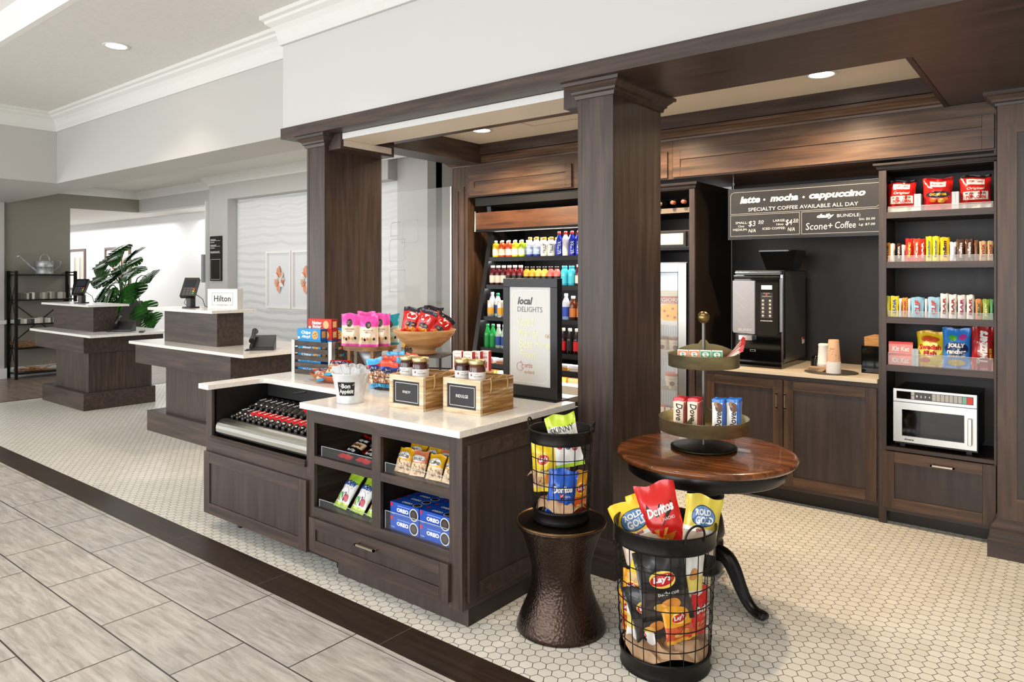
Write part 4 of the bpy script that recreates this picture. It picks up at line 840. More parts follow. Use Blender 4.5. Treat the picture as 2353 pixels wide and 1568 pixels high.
def chip(w, h, t_, bands, seed, logos):
    m, f = bag(w, h, t_, bands, seed, wr=1.6); g2 = lambda a, q: tuple(Vector(f(a, q))-Vector((0, .0012, 0))); g3 = lambda a, q: tuple(Vector(f(a, q))-Vector((0, .0024, 0)))
    for L in logos:
        k = L[0]; F_ = (f, g2, g3)[L[-1]]
        if k == 'e': m.ell(F_, L[1]*w, L[2]*h, L[3]*w, L[4]*w, L[5], 20, 3, L[6])
        elif k == 't': fit(m, F_, L[1], L[2]*w, L[3]*h, L[4]*w, L[5]*w, L[6], L[7], L[8], L[9])
        elif k == 'p': m.poly(F_, [(a*w, q*h) for a, q in L[1]], L[2])
    return m.mesh('chip_bag')
def lays(c, flav, s, body=None, big=True):
    return chip(.19, .25, .075, [(.05, c), (.42, body or foil('e9c98a')), (.95, c), (1, c)], s, [('e', 0, .62, .27, .17, foil('f2d35a'), 0, 0), ('e', 0, .62, .26, .12, foil('c41e24'), 8, 1), ('t', "Lay's", 0, .625, .4, .16, white_t, .04, .2, 6, 2), ('t', flav, .08, .42, .44, .08, white_t if c is blk else P('3a2a14'), 0, .2, 6, 1), ('e', .1, .25, .2, .12, foil('d88a3a'), 10, 1), ('e', -.1, .2, .16, .09, foil('e8b45a'), -10, 2)])
def dorito(c, s, flav):
    return chip(.185, .24, .075, [(.94, c), (1, c)], s, [('p', [(-.3, .72), (-.12, .5), (.02, .68), (.36, .7), (.3, .56), (0, .36), (-.06, .5), (-.36, .6)], blk, 0), ('t', 'Doritos', .02, .6, .72, .19, white_t, .05, .15, 8, 1), ('p', [(-.08, .52), (-.02, .42), (.16, .56), (-.01, .47)], foil('e85a1a'), 2), ('t', flav, .2, .46, .3, .06, white_t, 0, 0, 4, 1), ('p', [(-.26, .32), (.12, .33), (-.1, .1)], foil('e08a2a'), 1), ('p', [(-.06, .22), (.3, .26), (.04, .06)], foil('c86a18'), 2)])
def rold(s, top='f0c832'):
    return chip(.19, .23, .06, [(.34, foil('c9b6a0')), (.45, wht), (1, foil(top))], s, [('e', 0, .64, .34, .23, foil('24364f'), 5, 0), ('e', 0, .64, .32, .21, foil('5a83b4'), 5, 1), ('t', 'ROLD', -.02, .71, .44, .13, white_t, .04, 0, 8, 2), ('t', 'GOLD', .04, .58, .5, .16, white_t, .04, 0, 8, 2), ('t', 'thins', -.04, .4, .26, .08, P('b02030'), .03, 0, 8, 1)])
m_lay_y = lays(foil('f0cf2a'), 'Classic', 3); m_lay_b = lays(blk, 'Barbecue', 5, foil('3a3230')); m_lay_o = lays(foil('e8a01c'), 'Cheese', 8, foil('d8562a'))
m_dor_b = dorito(foil('1653b8'), 2, 'COOL'); m_dor_r = dorito(foil('cc1f1c'), 6, 'NACHO'); m_rg = rold(4); m_rg2 = rold(9, 'd8c24a')
m_skin = chip(.17, .25, .06, [(.06, lgrn), (.62, wht), (.8, wht), (1, foil('c4dc3c'))], 3, [('t', 'SKINNY', 0, .73, .8, .17, P('1e1e1e'), 0, 0, 6, 1), ('t', 'POP', 0, .6, .4, .12, P('1e1e1e'), 0, 0, 0, 1), ('e', -.2, .45, .12, .12, foil('b52a3a'), 0, 0), ('t', '39', -.2, .45, .1, .07, white_t, 0, 0, 0, 1), ('e', .08, .42, .12, .12, foil('3a4a6a'), 0, 0), ('t', 'GMO', .08, .42, .12, .05, white_t, 0, 0, 0, 1), ('e', .3, .36, .1, .1, foil('c03048'), 0, 0), ('t', 'FREE', .3, .36, .12, .05, white_t, 0, 0, 0, 1)])
m_white = chip(.18, .24, .06, [(.3, wht), (.6, foil('e8d26a')), (1, wht)], 7, [('e', .1, .2, .14, .08, foil('c41e24'), 0, 0), ('t', "Lay's", .1, .2, .2, .08, white_t, .03, .2, 0, 1), ('e', -.1, .6, .2, .14, foil('c98a4a'), 20, 1)])
def put(me_, lab, x, y, z_, rx, ry, rz, g, s_=(.84, .8, .92)):
    o = single('chip_bag', me_, lab, 'chip bag', (x, y, z_), (rx, ry, rz), g); o.scale = s_
g1 = 'chip bags in the small wire basket'; cx, cy = SC
S7 = (.68, .6, .86)
put(m_dor_b, 'blue corn chip bag at the front of the small wire basket', cx+.032, cy-.062, BZ+.03, -3, 6, 34, g1, (.72, .7, .9))
put(m_lay_y, 'yellow potato chip bag at the left inside the small wire basket', cx-.055, cy-.045, BZ+.125, -1, -4, 30, g1, (.6, .6, .98))
put(m_skin, 'white and lime green popcorn bag rising from the right of the small basket', cx+.035, cy+.022, BZ+.24, -4, -12, 36, g1, (.85, .7, .98))
put(m_lay_o, 'orange and red chip bag at the right edge inside the small basket', cx+.085, cy+.012, BZ+.03, -2, 4, 74, g1, (.55, .5, .8))
put(m_rg, 'yellow pointed bag top showing in the left of the small basket mouth', cx-.05, cy+.055, BZ+.19, 0, 8, 66, g1, (.6, .5, .9))
def crumple(n, r_, h, s, col):
    b = M(); K = 26; vs = [(0, 0, h)]; fs = []
    for j in range(1, 7):
        for k in range(K):
            q = 2*math.pi*k/K; rr_ = r_*j/6; zz = h+.028*math.sin(q*3+j*1.9+s)*math.sin(j*2.1+q*5+s*2)-.004*j if j < 6 else h-.05+.02*math.sin(q*4+s); vs.append((rr_*math.cos(q), rr_*math.sin(q), zz))
    for k in range(K): fs.append((0, 1+k, 1+(k+1) % K))
    for j in range(5):
        o = 1+j*K
        for k in range(K): fs.append((o+k, o+K+k, o+K+(k+1) % K, o+(k+1) % K))
    return b.add(vs, fs, col)
single('packing_paper', crumple(0, .118, .10, 2, kraft), 'crumpled kraft paper lining the small wire basket', 'paper', (cx, cy, BZ+.012))
b = crumple(0, .05, .06, 4, kraft); b.poly(lambda a, q: (a, -.01+.02*a, q), [(-.06, .05), (-.02, .0), (.05, -.01), (.06, .06), (.0, .1)], kraft)
single('packing_paper', b, 'kraft paper corner poking out at the left of the small wire basket', 'paper', (cx-.105, cy-.045, BZ+.17), (0, 30, 20))
cx, cy = -1.37, 2.765; g1 = 'chip bags in the large wire basket'
for me_, lab, x, y, z_, rx, ry, rz, s_ in (
 (m_lay_b, 'black barbecue chip bag pressed against the front wires of the large basket', .07, -.108, .235, 1, -9, 32, (1.1, .55, 1.12)),
 (m_lay_o, 'orange and red bag lower left in the large basket, beside the black bags', -.125, -.05, .10, 0, -8, -14, (.62, .5, .7)),
 (m_dor_r, 'red bag low at the far right side inside the large basket', .15, -.01, .16, 0, 6, 76, (.62, .5, .8)),
 (m_lay_b, 'black chip bag lower at centre of the large basket, behind the front one', .01, -.085, .13, 0, -18, 22, (.9, .5, .9)),
 (m_lay_y, 'yellow chip bag high at left inside the large basket wires', -.075, -.085, .29, 1, 14, 14, (.72, .6, .8)),
 (m_lay_o, 'orange and red chip bag midway at the left of the large basket', -.105, -.09, .235, 0, 4, -2, (.58, .55, .6)),
 (m_white, 'white and yellow bag low at the left front of the large basket', -.06, -.10, .10, 1, 0, 6, (.72, .5, .8)),
 (m_lay_o, 'orange and red bag low at the right of the large basket', .115, -.075, .15, 0, -12, 50, (.7, .6, .7)),
 (m_white, 'white bag high at the right inside the large basket', .135, -.035, .29, 0, 4, 62, (.6, .5, .88)),
 (m_dor_b, 'dark blue chip bag at the far left side of the large basket', -.145, -.01, .19, 0, 2, -58, (.7, .5, .8)),
 (m_dor_r, 'red corn chip bag standing out of the top middle of the large basket', .02, .01, .47, -16, -16, 26, (.95, .8, 1.15)),
 (m_rg, 'yellow pretzel bag lying over the left rim of the large basket', -.045, -.045, .44, -30, -26, 26, (1.1, .8, 1.1)),
 (m_rg2, 'pale yellow pretzel bag standing at the right rim of the large basket', .115, .06, .47, -12, 12, 34, (.82, .8, 1.0)),
 (m_lay_y, 'yellow bag corners showing behind the pretzel bag in the large basket', -.1, .06, .44, -8, -10, 24, (.8, .7, .9))):
    put(me_, lab, cx+x, cy+y, z_, rx, ry, rz, g1, s_)
single('packing_paper', crumple(0, .178, .12, 5, kraft), 'crumpled kraft paper filling the bottom of the large wire basket', 'paper', (cx, cy, .01))
# ================================================================ round table with tiered stand
TC = (-1.486, 3.455)
t = thing('pedestal_table', 'round oak topped table on a black turned pedestal with scroll feet', 'table', (TC[0], TC[1], .02))
b = M(); b.lathe([(0, .684), (.42, .684), (.436, .688), (.444, .698), (.446, .706), (.44, .714), (.43, .719), (.4, .72), (0, .72)], tabletop_m, 72); obj('tabletop', b, t)
b = M(); b.lathe([(.385, .684), (.392, .67), (.388, .62), (.378, .612), (.36, .612), (.36, .684)], black_paint, 64); b.box(-.3, -.04, .6, .3, .04, .684, black_paint); obj('apron', b, t)
b = M(); b.lathe([(.12, .612), (.125, .59), (.115, .575), (.085, .565), (.078, .55), (.088, .54), (.09, .528), (.08, .518), (.08, .508), (.092, .5), (.092, .488), (.078, .478), (.07, .46), (.074, .42), (.086, .38), (.094, .33), (.096, .31), (.09, .295), (.075, .28), (.088, .27), (.088, .13), (.08, .115), (.06, .1), (0, .095)], black_paint, 40); obj('pedestal', b, t)
for k in range(3):
    q = R(-20+120*k); b = M(); pts = [(.04, .22), (.10, .245), (.15, .235), (.19, .185), (.22, .125), (.255, .07), (.30, .035), (.335, .03), (.362, .034), (.378, .026)]
    up = [(.034, .07), (.04, .075), (.042, .075), (.04, .068), (.037, .058), (.034, .05), (.033, .044), (.036, .042), (.037, .042), (.03, .026)]
    vs = []; fs = []
    for j, ((r_, z_), (hw_, hh_)) in enumerate(zip(pts, up)):
        p0 = pts[max(0, j-1)]; p1 = pts[min(len(pts)-1, j+1)]; L_ = math.hypot(p1[0]-p0[0], p1[1]-p0[1]); nx, nz = -(p1[1]-p0[1])/L_, (p1[0]-p0[0])/L_
        for a_, c_ in ((-hw_, -hh_*.6), (hw_, -hh_*.6), (hw_*.75, hh_*.6), (-hw_*.75, hh_*.6)):
            rr2 = r_+nx*c_; vs.append((rr2*math.cos(q)-a_*math.sin(q), rr2*math.sin(q)+a_*math.cos(q), max(-.02, z_+nz*c_-.01)))
    for j in range(len(pts)-1):
        for k2 in range(4): fs.append((j*4+k2, j*4+(k2+1) % 4, j*4+4+(k2+1) % 4, j*4+4+k2))
    fs += [(3, 2, 1, 0), tuple(range(len(vs)-4, len(vs)))]
    b.add(vs, fs, black_paint); lg = obj('leg', b, t); sm2 = lg.modifiers.new('sub', 'SUBSURF'); sm2.levels = 1; sm2.render_levels = 2
TZ = .7405
t = thing('tiered_stand', 'two tier aged brass tray stand with ball finial on the round table', 'tray stand', (-1.511, 3.489, TZ), 30); t.scale = (.982, .982, .982)
b = M(); b.lathe([(0, .002), (.164, .002), (.169, .006), (.168, .013), (.15, .016), (.02, .02), (0, .02)], olive_d, 56); b.disc(.16, .0, olive_d, 40, up=False); obj('base', b, t)
b = M(); b.cyl(.0095, .015, .66, mat('steel_rod', '77746e', .35, .8), 16); obj('pole', b, t)
b = M(); b.lathe([(0.0, .652)]+[(.0315*math.cos(R(a)), .686+.0315*math.sin(R(a))) for a in range(-85, 91, 12)]+[(0, .7175)], mat('brass_ball', '8b7448', .28, .9), 28); obj('finial', b, t)
def tray(z0, z1, r0, nm):
    b = M(); b.lathe([(0, z0), (r0-.004, z0), (r0, z0+.002), (r0, z1-.002), (r0+.002, z1), (r0-.0015, z1), (r0-.0015, z0+.004), (0, z0+.004)], olive, 64); return obj(nm, b, t)
tr = tray(.095, .165, .229, 'lower_tray')
b = M(); prof = [(-.226, .165)]+[(-.226+.2*k/12, .165+.05*math.sin(k/12*math.pi/2)**1.5) for k in range(1, 13)]+[(.0, .235)]+[(.026+.2*k/12, .215-.05*math.sin(k/12*math.pi/2)**.8*1.0) for k in range(12)]+[(.226, .165), (.226, .1), (-.226, .1)]
Mx = Matrix.Rotation(R(60), 4, 'Z'); b.X = Mx; b.prism(prof, -.0012, .0012, olive, 'y'); obj('divider', b, tr)
tr = tray(.43, .4975, .181, 'upper_tray')
b = M(); prof = [(-.179, .4975)]+[(-.179+.15*k/12, .4975+.05*math.sin(k/12*math.pi/2)) for k in range(1, 13)]+[(-.015, .566), (0, .572), (.015, .566)]+[(.029+.15*k/12, .5475-.05*(k/12)**1.8) for k in range(12)]+[(.179, .4975), (.179, .434), (-.179, .434)]
b.X = Matrix.Rotation(R(6), 4, 'Z'); b.prism(prof, -.0012, .0012, olive, 'y'); obj('divider', b, tr)
# chocolate bars
def bar(c1, c2, seed, word):
    m, f = bag(.062, .175, .014, [(.06, c1), (.9, wht if c2 == 'b' else foil('ead8bc')), (1, c1)], seed, crimp=.05, nu=6, nv=10, wr=.4)
    F_ = (lambda a, q: f(-q, a+.07)) if c2 == 'b' else (lambda a, q: f(q, .105-a)); fit(m, F_, word, 0, .0, .085, .035, P('3a1c12'), .02, .2)
    if c2 == 'b': m.ell(f, .004, .135, .02, .024, P('6b4a34'), 12, 1, 20); m.ell(f, -.008, .15, .014, .014, P('a58468'), 12, 1); m.rect(f, .02, .01, .03, .17, P('1f5fb8'), 4)
    else: m.poly(f, [(-.03, .01), (-.01, .01), (-.03, .06)], foil('e06a70')); m.rect(f, .022, .01, .03, .155, P('8a1c22'), 4)
    return m.mesh('chocolate_bar')
br_ = bar(foil('d01c20'), 'r', 2, 'Dove'); bb_ = bar(foil('2f7fd8'), 'b', 5, 'Dove')
def ontray(rt, fw): return (-1.511+rt*.918+fw*.397, 3.489+rt*.397-fw*.918)
for col, (me_, cn, x0) in enumerate(((br_, 'red', -.118), (br_, 'red', -.05), (bb_, 'blue', .07), (bb_, 'blue', .14))):
    for j in range(3):
        x, y = ontray(x0+.008*j, (.125 if col != 3 else .105)-.03*j)
        single('chocolate_bar', me_, f'{cn} wrapped chocolate bar standing in the lower brass tray, {("left", "right")[col % 2]} {cn} row, {("front", "middle", "back")[j]}', 'chocolate bar', (x, y, TZ+.099), (-2, 0, 18), 'chocolate bars on the lower brass tray')
# mints
def mint(c):
    m, f = carton(.052, .02, .088, P('f2f2ee', .2), P('e6e6e2', .2)); m.rect(f, -.024, .002, .024, .083, P(c, .25)); g2 = fy(-.0114); m.ell(g2, 0, .066, .016, .012, P('f4f4f0'), 16, 1); fit(m, fy(-.0122), 'tic', 0, .071, .014, .008, P('2a8a4a'), .04); fit(m, fy(-.0122), 'tac', .002, .061, .014, .008, P('2a8a4a'), .04); return m.mesh('mint_pack')
for k, (c, cn) in enumerate((('e07a3c', 'orange'), ('e07a3c', 'orange'), ('2f9a5c', 'green'), ('2f9a5c', 'green'))):
    single('mint_pack', mint(c), f'{cn} mint pack in the upper brass tray, {("far left", "second from left", "second from right", "far right")[k]}', 'mint pack', (*ontray(-.1+.055*k, .105), TZ+.427), (-2, 0, 20), 'mint packs in the upper brass tray')
for k in range(8):
    m = M(); m.box(-.006, -.003, 0, .006, .003, .15, foil('b01a20') if k % 2 else foil('c8b8a8')); m.box(-.0075, -.0032, .15, .0075, .0032, .168, red); m.box(-.003, -.0036, .01, .003, -.003, .14, P('e6d8cc'))
    single('candy_stick', m, 'red and white candy stick leaning right out of the upper brass tray, '+ords(8)[k], 'candy stick', (*ontray(.045+.008*k, .09-.012*k), TZ+.432+.001*k), (-8+3*(k % 3), 58-3*k, 14+2*k), 'candy sticks in the upper brass tray')
# ================================================================ coffee machine and counter things
CZ2 = .9455
t = thing('coffee_machine', 'tall black and silver bean to cup coffee machine on the rear counter', 'coffee machine', (-1.88, 5.35, CZ2))
b = M(); b.box(-.18, .0, .03, .18, .54, .72, mat('machine_side', '8a8781', .28, .9)); b.box(-.182, -.002, .03, .184, .04, .722, gloss_b); b.box(-.182, -.002, .712, .184, .545, .724, mat('machine_top', '4a4844', .2, .9)); obj('body', b, t, bev=.004)
b = M(); b.box(.168, -.006, .03, .18, -.002, .69, chrome); b.box(.1835, .04, .05, .1845, .53, .70, mat('machine_side', '8a8781', .28, .9)); obj('side_trim', b, t)
b = M(); b.prism([(-.18, .245), (.14, .245), (.165, .265), (.165, .66), (-.18, .66)], -.03, -.002, gloss_b, 'y'); b.tube([(-.18, -.02, .675), (.17, -.02, .675)], .016, gloss_b, 10); b.tube([(-.178, -.012, .705), (.165, -.012, .705)], .006, chrome, 8); obj('door', b, t, bev=.003)
b = M(); b.prism([(-.184, .262), (-.176, .25), (-.016, .244), (-.016, .644), (-.184, .644)], -.046, -.03, mat('pearl_silver', 'a3a2a7', .38, .4), 'y')
f = fy(-.0466)
for k in range(5):
    zc = .30+.068*k; b.tube([(-.165, -.046, zc+.058), (-.095, -.046, zc), (-.035, -.046, zc+.058)], .0016, mat('emboss', 'c4c3c8', .3, .3), 5)
fit(b, f, 'BUNN', -.09, .275, .1, .02, mat('emboss', 'c4c3c8', .3, .3), .03); obj('silver_panel', b, t, bev=.002, label='silver embossed door panel')
b = M(); b.box(.03, -.033, .58, .108, -.03, .61, led_m if False else mat('lcd', 'dfe6f2', .3, emit=1.2)); f = fy(-.0325); b.rect(f, .024, .365, .115, .557, mat('keypad', '2b2724', .3))
f = fy(-.0335)
for j in range(5):
    for k in range(2): b.ell(f, .042+.052*k, .385+.028*j, .009, .008, P('cfc8bc'), 10, 1); b.rect(f, .03+.052*k, .372+.028*j, .054+.052*k, .3735+.028*j, P('a09a90'))
b.ell(f, .069, .54, .007, .007, P('d05030'), 10, 1); b.rect(f, .035, .526, .105, .53, P('b8b0a4')); b.rect(f, .045, .55, .095, .553, P('b8b0a4'))
fit(b, f, 'crescendo', .068, .348, .09, .011, white_t, .02); obj('keypad', b, t)
b = M(); b.box(-.135, -.05, .197, -.035, -.006, .232, chrome); b.box(-.12, -.04, .185, -.05, -.02, .197, gloss_b); obj('spout', b, t, label='chrome coffee spout')
b = M(); b.box(-.065, -.0045, .11, -.025, -.0025, .125, P('cfc9bf')); b.box(-.062, -.0055, .112, -.028, -.0045, .123, gloss_b); obj('badge', b, t)
b = M(); b.box(-.185, -.065, 0, .188, .54, .035, gloss_b); b.box(-.16, -.055, .035, .1, .0, .037, mat('drip_grille', '3a3836', .25, .8)); obj('drip_tray', b, t, bev=.003)
b = M(); b.box(.1848, .44, .15, .1856, .50, .20, P('e8e4de')); b.box(.1856, .44, .182, .186, .50, .20, P('c02a22')); obj('warning_label', b, t, label='small red and white warning label')
b = M(); w0, w1, d0, d1 = .095, .135, .09, .125; zc = .724; cx_, cy_ = .10, .24
def frust(b, w0, w1, d0, d1, z0, z1, m_, top=True):
    vs = [(cx_+a*w0, cy_+c*d0, z0) for a, c in ((-1,-1),(1,-1),(1,1),(-1,1))]+[(cx_+a*w1, cy_+c*d1, z1) for a, c in ((-1,-1),(1,-1),(1,1),(-1,1))]
    b.add(vs, [(0,1,5,4),(1,2,6,5),(2,3,7,6),(3,0,4,7)]+([(4,5,6,7)] if top else [])+[(3,2,1,0)], m_)
frust(b, w0, w1, d0, d1, zc, .865, glass_dk, False); b.box(cx_-w1-.003, cy_-d1-.003, .865, cx_+w1+.003, cy_+d1+.003, .875, gloss_b); hp = obj('bean_hopper', b, t, label='smoked plastic bean hopper')
b = M(); frust(b, w0-.004, w0+.012, d0-.004, d0+.008, zc+.001, .79, noisy('coffee_beans', '1a0d07', '4a2a18', (1,1,1), 90, 2, .4)); obj('beans', b, hp)
t = thing('menu_board', 'wide black menu board listing latte, mocha and cappuccino prices', 'menu board', (-1.5725, 5.3, 2.09))
b = M(); b.box(-.5275, 0, -.192, .5275, .03, .195, frame_b); obj('frame', b, t, bev=.002)
b = M(); b.box(-.513, -.004, -.178, .5275, 0, .181, menu_m); f0 = fy(-.005); mx_ = lambda x: x+1.5725; mz = lambda z_: z_-2.09
ln = P('b9b8b3'); b.outline(f0, -.513+.008, mz(2.092), .535-.008, mz(2.257), .0025, ln, .03); b.outline(f0, -.505, mz(1.925), mx_(-1.567), mz(2.084), .0025, ln); b.outline(f0, mx_(-1.555), mz(1.925), .5275, mz(2.084), .0025, ln, 0)
for s_, x, z_, w_, h_, bo, sh_ in (('latte', -1.927, 2.196, .153, .052, .045, .22), ('•', -1.82, 2.19, .016, .016, .03, 0), ('mocha', -1.677, 2.196, .2, .05, .045, .22), ('•', -1.54, 2.19, .016, .016, .03, 0), ('cappuccino', -1.318, 2.19, .37, .06, .045, .22), ('SPECIALTY COFFEE AVAILABLE ALL DAY', -1.56, 2.122, .76, .026, 0, 0),
  ('SMALL:', -1.992, 2.026, .09, .017, 0, 0), ('$3', -1.912, 2.014, .052, .046, 0, .1), ('50', -1.845, 2.028, .04, .02, 0, .1), ('12oz', -1.994, 2.000, .047, .016, 0, .1), ('MEDIUM:', -2.002, 1.974, .108, .016, 0, 0), ('N/A', -1.911, 1.964, .054, .026, 0, .2), ('LARGE:', -1.712, 2.031, .087, .017, 0, 0), ('16oz', -1.706, 2.004, .05, .016, 0, .1), ('$4', -1.643, 2.012, .046, .046, 0, .1), ('50', -1.594, 2.027, .034, .02, 0, .1), ('ICED COFFEE:', -1.75, 1.975, .165, .016, 0, 0), ('N/A', -1.626, 1.964, .05, .027, 0, .2),
  ('daily', -1.392, 2.045, .115, .036, .045, .22), ('BUNDLE:', -1.24, 2.045, .15, .021, 0, 0), ('Scone+', -1.435, 1.978, .18, .05, 0, .1), ('Coffee', -1.262, 1.98, .134, .046, 0, .1), ('Sm: $6.00', -1.125, 2.014, .1, .018, 0, .1), ('Lg: $7.00', -1.125, 1.976, .1, .02, 0, .1)):
    fit(b, fy(-.0056), s_, mx_(x), mz(z_), w_, h_, white_t, bo, sh_)
for x in (-1.845, -1.594): b.rect(fy(-.0056), mx_(x)-.02, mz(2.012), mx_(x)+.018, mz(2.014), white_t)
obj('board_face', b, t)
for x_ in (-.49,):
    b = M(); b.tube([(x_+.006*math.cos(R(q)), .015, .215+.018+.018*math.sin(R(q))*.5) for q in range(0, 360, 40)], .002, chrome, 5, True); b.tube([(x_, .015, .196), (x_, .015, .224)], .002, chrome, 5); b.tube([(x_, .015, .24), (x_, .015, .298)], .0022, chrome, 5); obj('hanging_hook', b, t)
# cups, lids, mat, stirrers
single('round_mat', M().lathe([(0, .0045), (.17, .0045), (.176, .002), (.176, 0), (0, 0)], mat('dark_mat', '4a433c', .6), 48), 'dark round mat under the paper cups', 'mat', (-1.369, 5.35, CZ2))
t = thing('cup_stack', 'stack of upside down paper cups with white rims and tan printed cup on top', 'paper cups', (-1.333, 5.275, CZ2+.005))
b = M(); pr_ = []
for k in range(11): z_ = .0075*k; pr_ += [(.0475-.0002*k, z_), (.0495-.0002*k, z_+.0015), (.0495-.0002*k, z_+.005), (.0468, z_+.0065)]
b.lathe(pr_, white_p, 32); obj('rim', b, t, label='white rolled cup rims')
b = M(); b.lathe([(.0455, .082), (.034, .23), (.0325, .232), (.031, .228), (0, .228)], P('dcb190', .5), 32)
rc = lambda q: .0455-.0115*(q-.082)/.148+.0007
f = lambda a, q: (rc(q)*math.sin(a/.04), -rc(q)*math.cos(a/.04), q)
for k in range(14): b.ell(f, -.07+.16*((k*.37) % 1), .095+.125*((k*.61) % 1), .003, .003, P(('a8402a', '7a4a30')[k % 2]), 8, 1)
fit(b, f, 'CAFE', .0, .17, .03, .012, P('b98a68')); obj('printed_cup', b, t)
single('cup_stack', M().lathe([(.045, 0), (.046, .002)]+[p for k in range(4) for p in ((.044, .01+.01*k), (.046, .012+.01*k))]+[(.043, .05), (.036, .17), (.038, .175), (.038, .185), (.03, .19), (0, .19)], white_p, 28), 'white cup with lid standing behind the printed paper cups', 'paper cups', (-1.43, 5.40, CZ2+.005))
b = M(); pr_ = [(0, 0)]
for k in range(8): pr_ += [(.045, .004+.009*k), (.047, .006+.009*k), (.047, .009+.009*k), (.044, .012+.009*k)]
b.lathe(pr_+[(.04, .085), (.03, .095), (.028, .1), (0, .1)], gloss_b, 28); single('lid_stack', b, 'stack of black cup lids next to the paper cups', 'cup lids', (-1.50, 5.50, CZ2+.0))
for k in range(4):
    b = M(); b.box(-.06, -.032, 0, .06, .032, .007, kraft); single('cup_sleeve', b, 'flat brown cup sleeve piled on the round mat, '+('lowest', 'second', 'third', 'topmost')[k], 'cup sleeve', (-1.46+.004*k, 5.335-.003*k, CZ2+.005+.0075*k), (0, 0, 8*k-14), 'cup sleeves on the mat')
t = thing('napkin_caddy', 'black caddy of brown paper napkins beside the shelf unit', 'caddy', (-1.125, 5.52, CZ2))
b = M(); b.box(-.07, -.06, 0, .07, .06, .005, gloss_b)
for a in ((-.07, -.06, .07, -.056), (-.07, .056, .07, .06), (-.07, -.06, -.066, .06), (.066, -.06, .07, .06)): b.box(a[0], a[1], 0, a[2], a[3], .19, gloss_b)
obj('holder', b, t)
b = M(); b.prism([(-.055, .02), (.06, .02), (.062, .26), (.0, .268), (-.06, .25)], -.03, .03, noisy('brown_napkin', 'a8743e', 'cf9a5e', (1,1,9), 12, 2, .7), 'y'); obj('napkins', b, t)
single('knob_cap', M().lathe([(0, .003), (.006, .003), (.008, 0)], gloss_b, 12), 'tiny black grommet on the rear counter near the caddy', 'grommet', (-1.22, 5.75, CZ2))
# microwave
t = thing('microwave', 'stainless steel microwave with dark window in the shelf unit bay', 'microwave', (-.72, 5.215, .509))
b = M(); b.box(-.225, .014, .025, .235, .40, .378, black); b.box(-.2, .05, 0, -.17, .08, .025, black); b.box(.17, .05, 0, .2, .08, .025, black); obj('case', b, t)
b = M(); b.box(-.23, 0, .3, .23, .016, .382, steel_l); f = fy(-.0006); b.rect(f, -.212, .318, .213, .368, P('4a484a')); f = fy(-.0012); b.rect(f, -.209, .32, -.13, .366, gloss_b)
for k in range(2): b.rect(f, -.126, .322+.024*k, -.108, .343+.024*k, P('b8b6b0'))
for k in range(4): fit(b, f, str(k+1), -.094+.0235*k, .342, .008, .014, white_t, .04)
for k in range(7): b.rect(f, -.009+.0235*k, .322, .0115+.0235*k, .365, P('b8b6b0'))
b.rect(f, .1555, .322, .177, .365, P('7fb8a4')); b.rect(f, .179, .322, .209, .365, P('d8402e')); obj('control_panel', b, t, label='steel control strip with grey, green and red keys')
b = M(); b.box(-.23, 0, .038, -.18, .016, .296, steel_l); b.box(.165, 0, .038, .23, .016, .296, steel_l); b.box(-.18, 0, .038, .165, .016, .078, steel_l); b.box(-.18, 0, .25, .165, .016, .296, steel_l); b.box(-.18, .008, .078, .165, .012, .25, gloss_b)
fit(b, fy(-.0006), 'Amana', -.14, .058, .056, .013, blk, .03, .2); d = obj('door', b, t)
b = M(); b.box(.185, -.03, .07, .207, -.016, .235, steel_l); b.box(.19, -.018, .08, .202, 0, .095, steel_l); b.box(.19, -.018, .21, .202, 0, .225, steel_l); obj('handle', b, d, bev=.003)
# ================================================================ goods on the snack shelves
def shelfbag(top, mid, low, s, w=.17, h=.21, words=()):
    m, f = bag(w, h, .07, [(.12, low), (.5, mid), (.95, top), (1, foil('1a1416') if s % 2 else top)], s, wr=1.3)
    for (wd, x, z_, w_, h_, c_, bo, sh_) in words: fit(m, lambda a, q: tuple(Vector(f(a, q))-Vector((0, .001, 0))), wd, x, z_, w_, h_, c_, bo, sh_)
    return m, f
PR, PW = P('c8201c'), foil('efe6d8')
def popc(kind):
    if kind:
        m, f = shelfbag(red, red, red, 4, words=(('POPCORN', 0, .165, .07, .013, PR, .02, 0),)); m.rect(f, -.045, .148, .045, .185, white_p, 5); m.ell(f, 0, .1, .072, .022, foil('232838'), 20, 3)
        g_ = lambda a, q: tuple(Vector(f(a, q))-Vector((0, .0012, 0))); fit(m, g_, 'CHICAGO FAIR', 0, .1, .1, .016, P('f0c040'), .03); m.ell(g_, -.03, .065, .02, .014, org, 12, 1); m.ell(g_, .02, .06, .022, .014, foil('e8b040'), 12, 1); m.ell(g_, .045, .07, .014, .01, org, 12, 1); fit(m, g_, 'POPCORN', 0, .165, .07, .013, PR, .02)
    else:
        m, f = shelfbag(red, red, PW, 3, words=()); m.rect(f, -.05, .148, .05, .185, white_p, 5); m.rect(f, -.07, .055, .07, .105, PW, 5)
        g_ = lambda a, q: tuple(Vector(f(a, q))-Vector((0, .0012, 0))); fit(m, g_, 'POPCORN', 0, .168, .075, .014, PR, .02); fit(m, g_, 'Original', 0, .122, .1, .02, PW, .02, .2); fit(m, g_, 'MOVIE THEATER', 0, .093, .115, .013, P('3a2020'), .02); fit(m, g_, 'POPCORN', 0, .07, .11, .022, PR, .05)
    return m.mesh('popcorn_bag')
pa, pb_ = popc(0), popc(1)
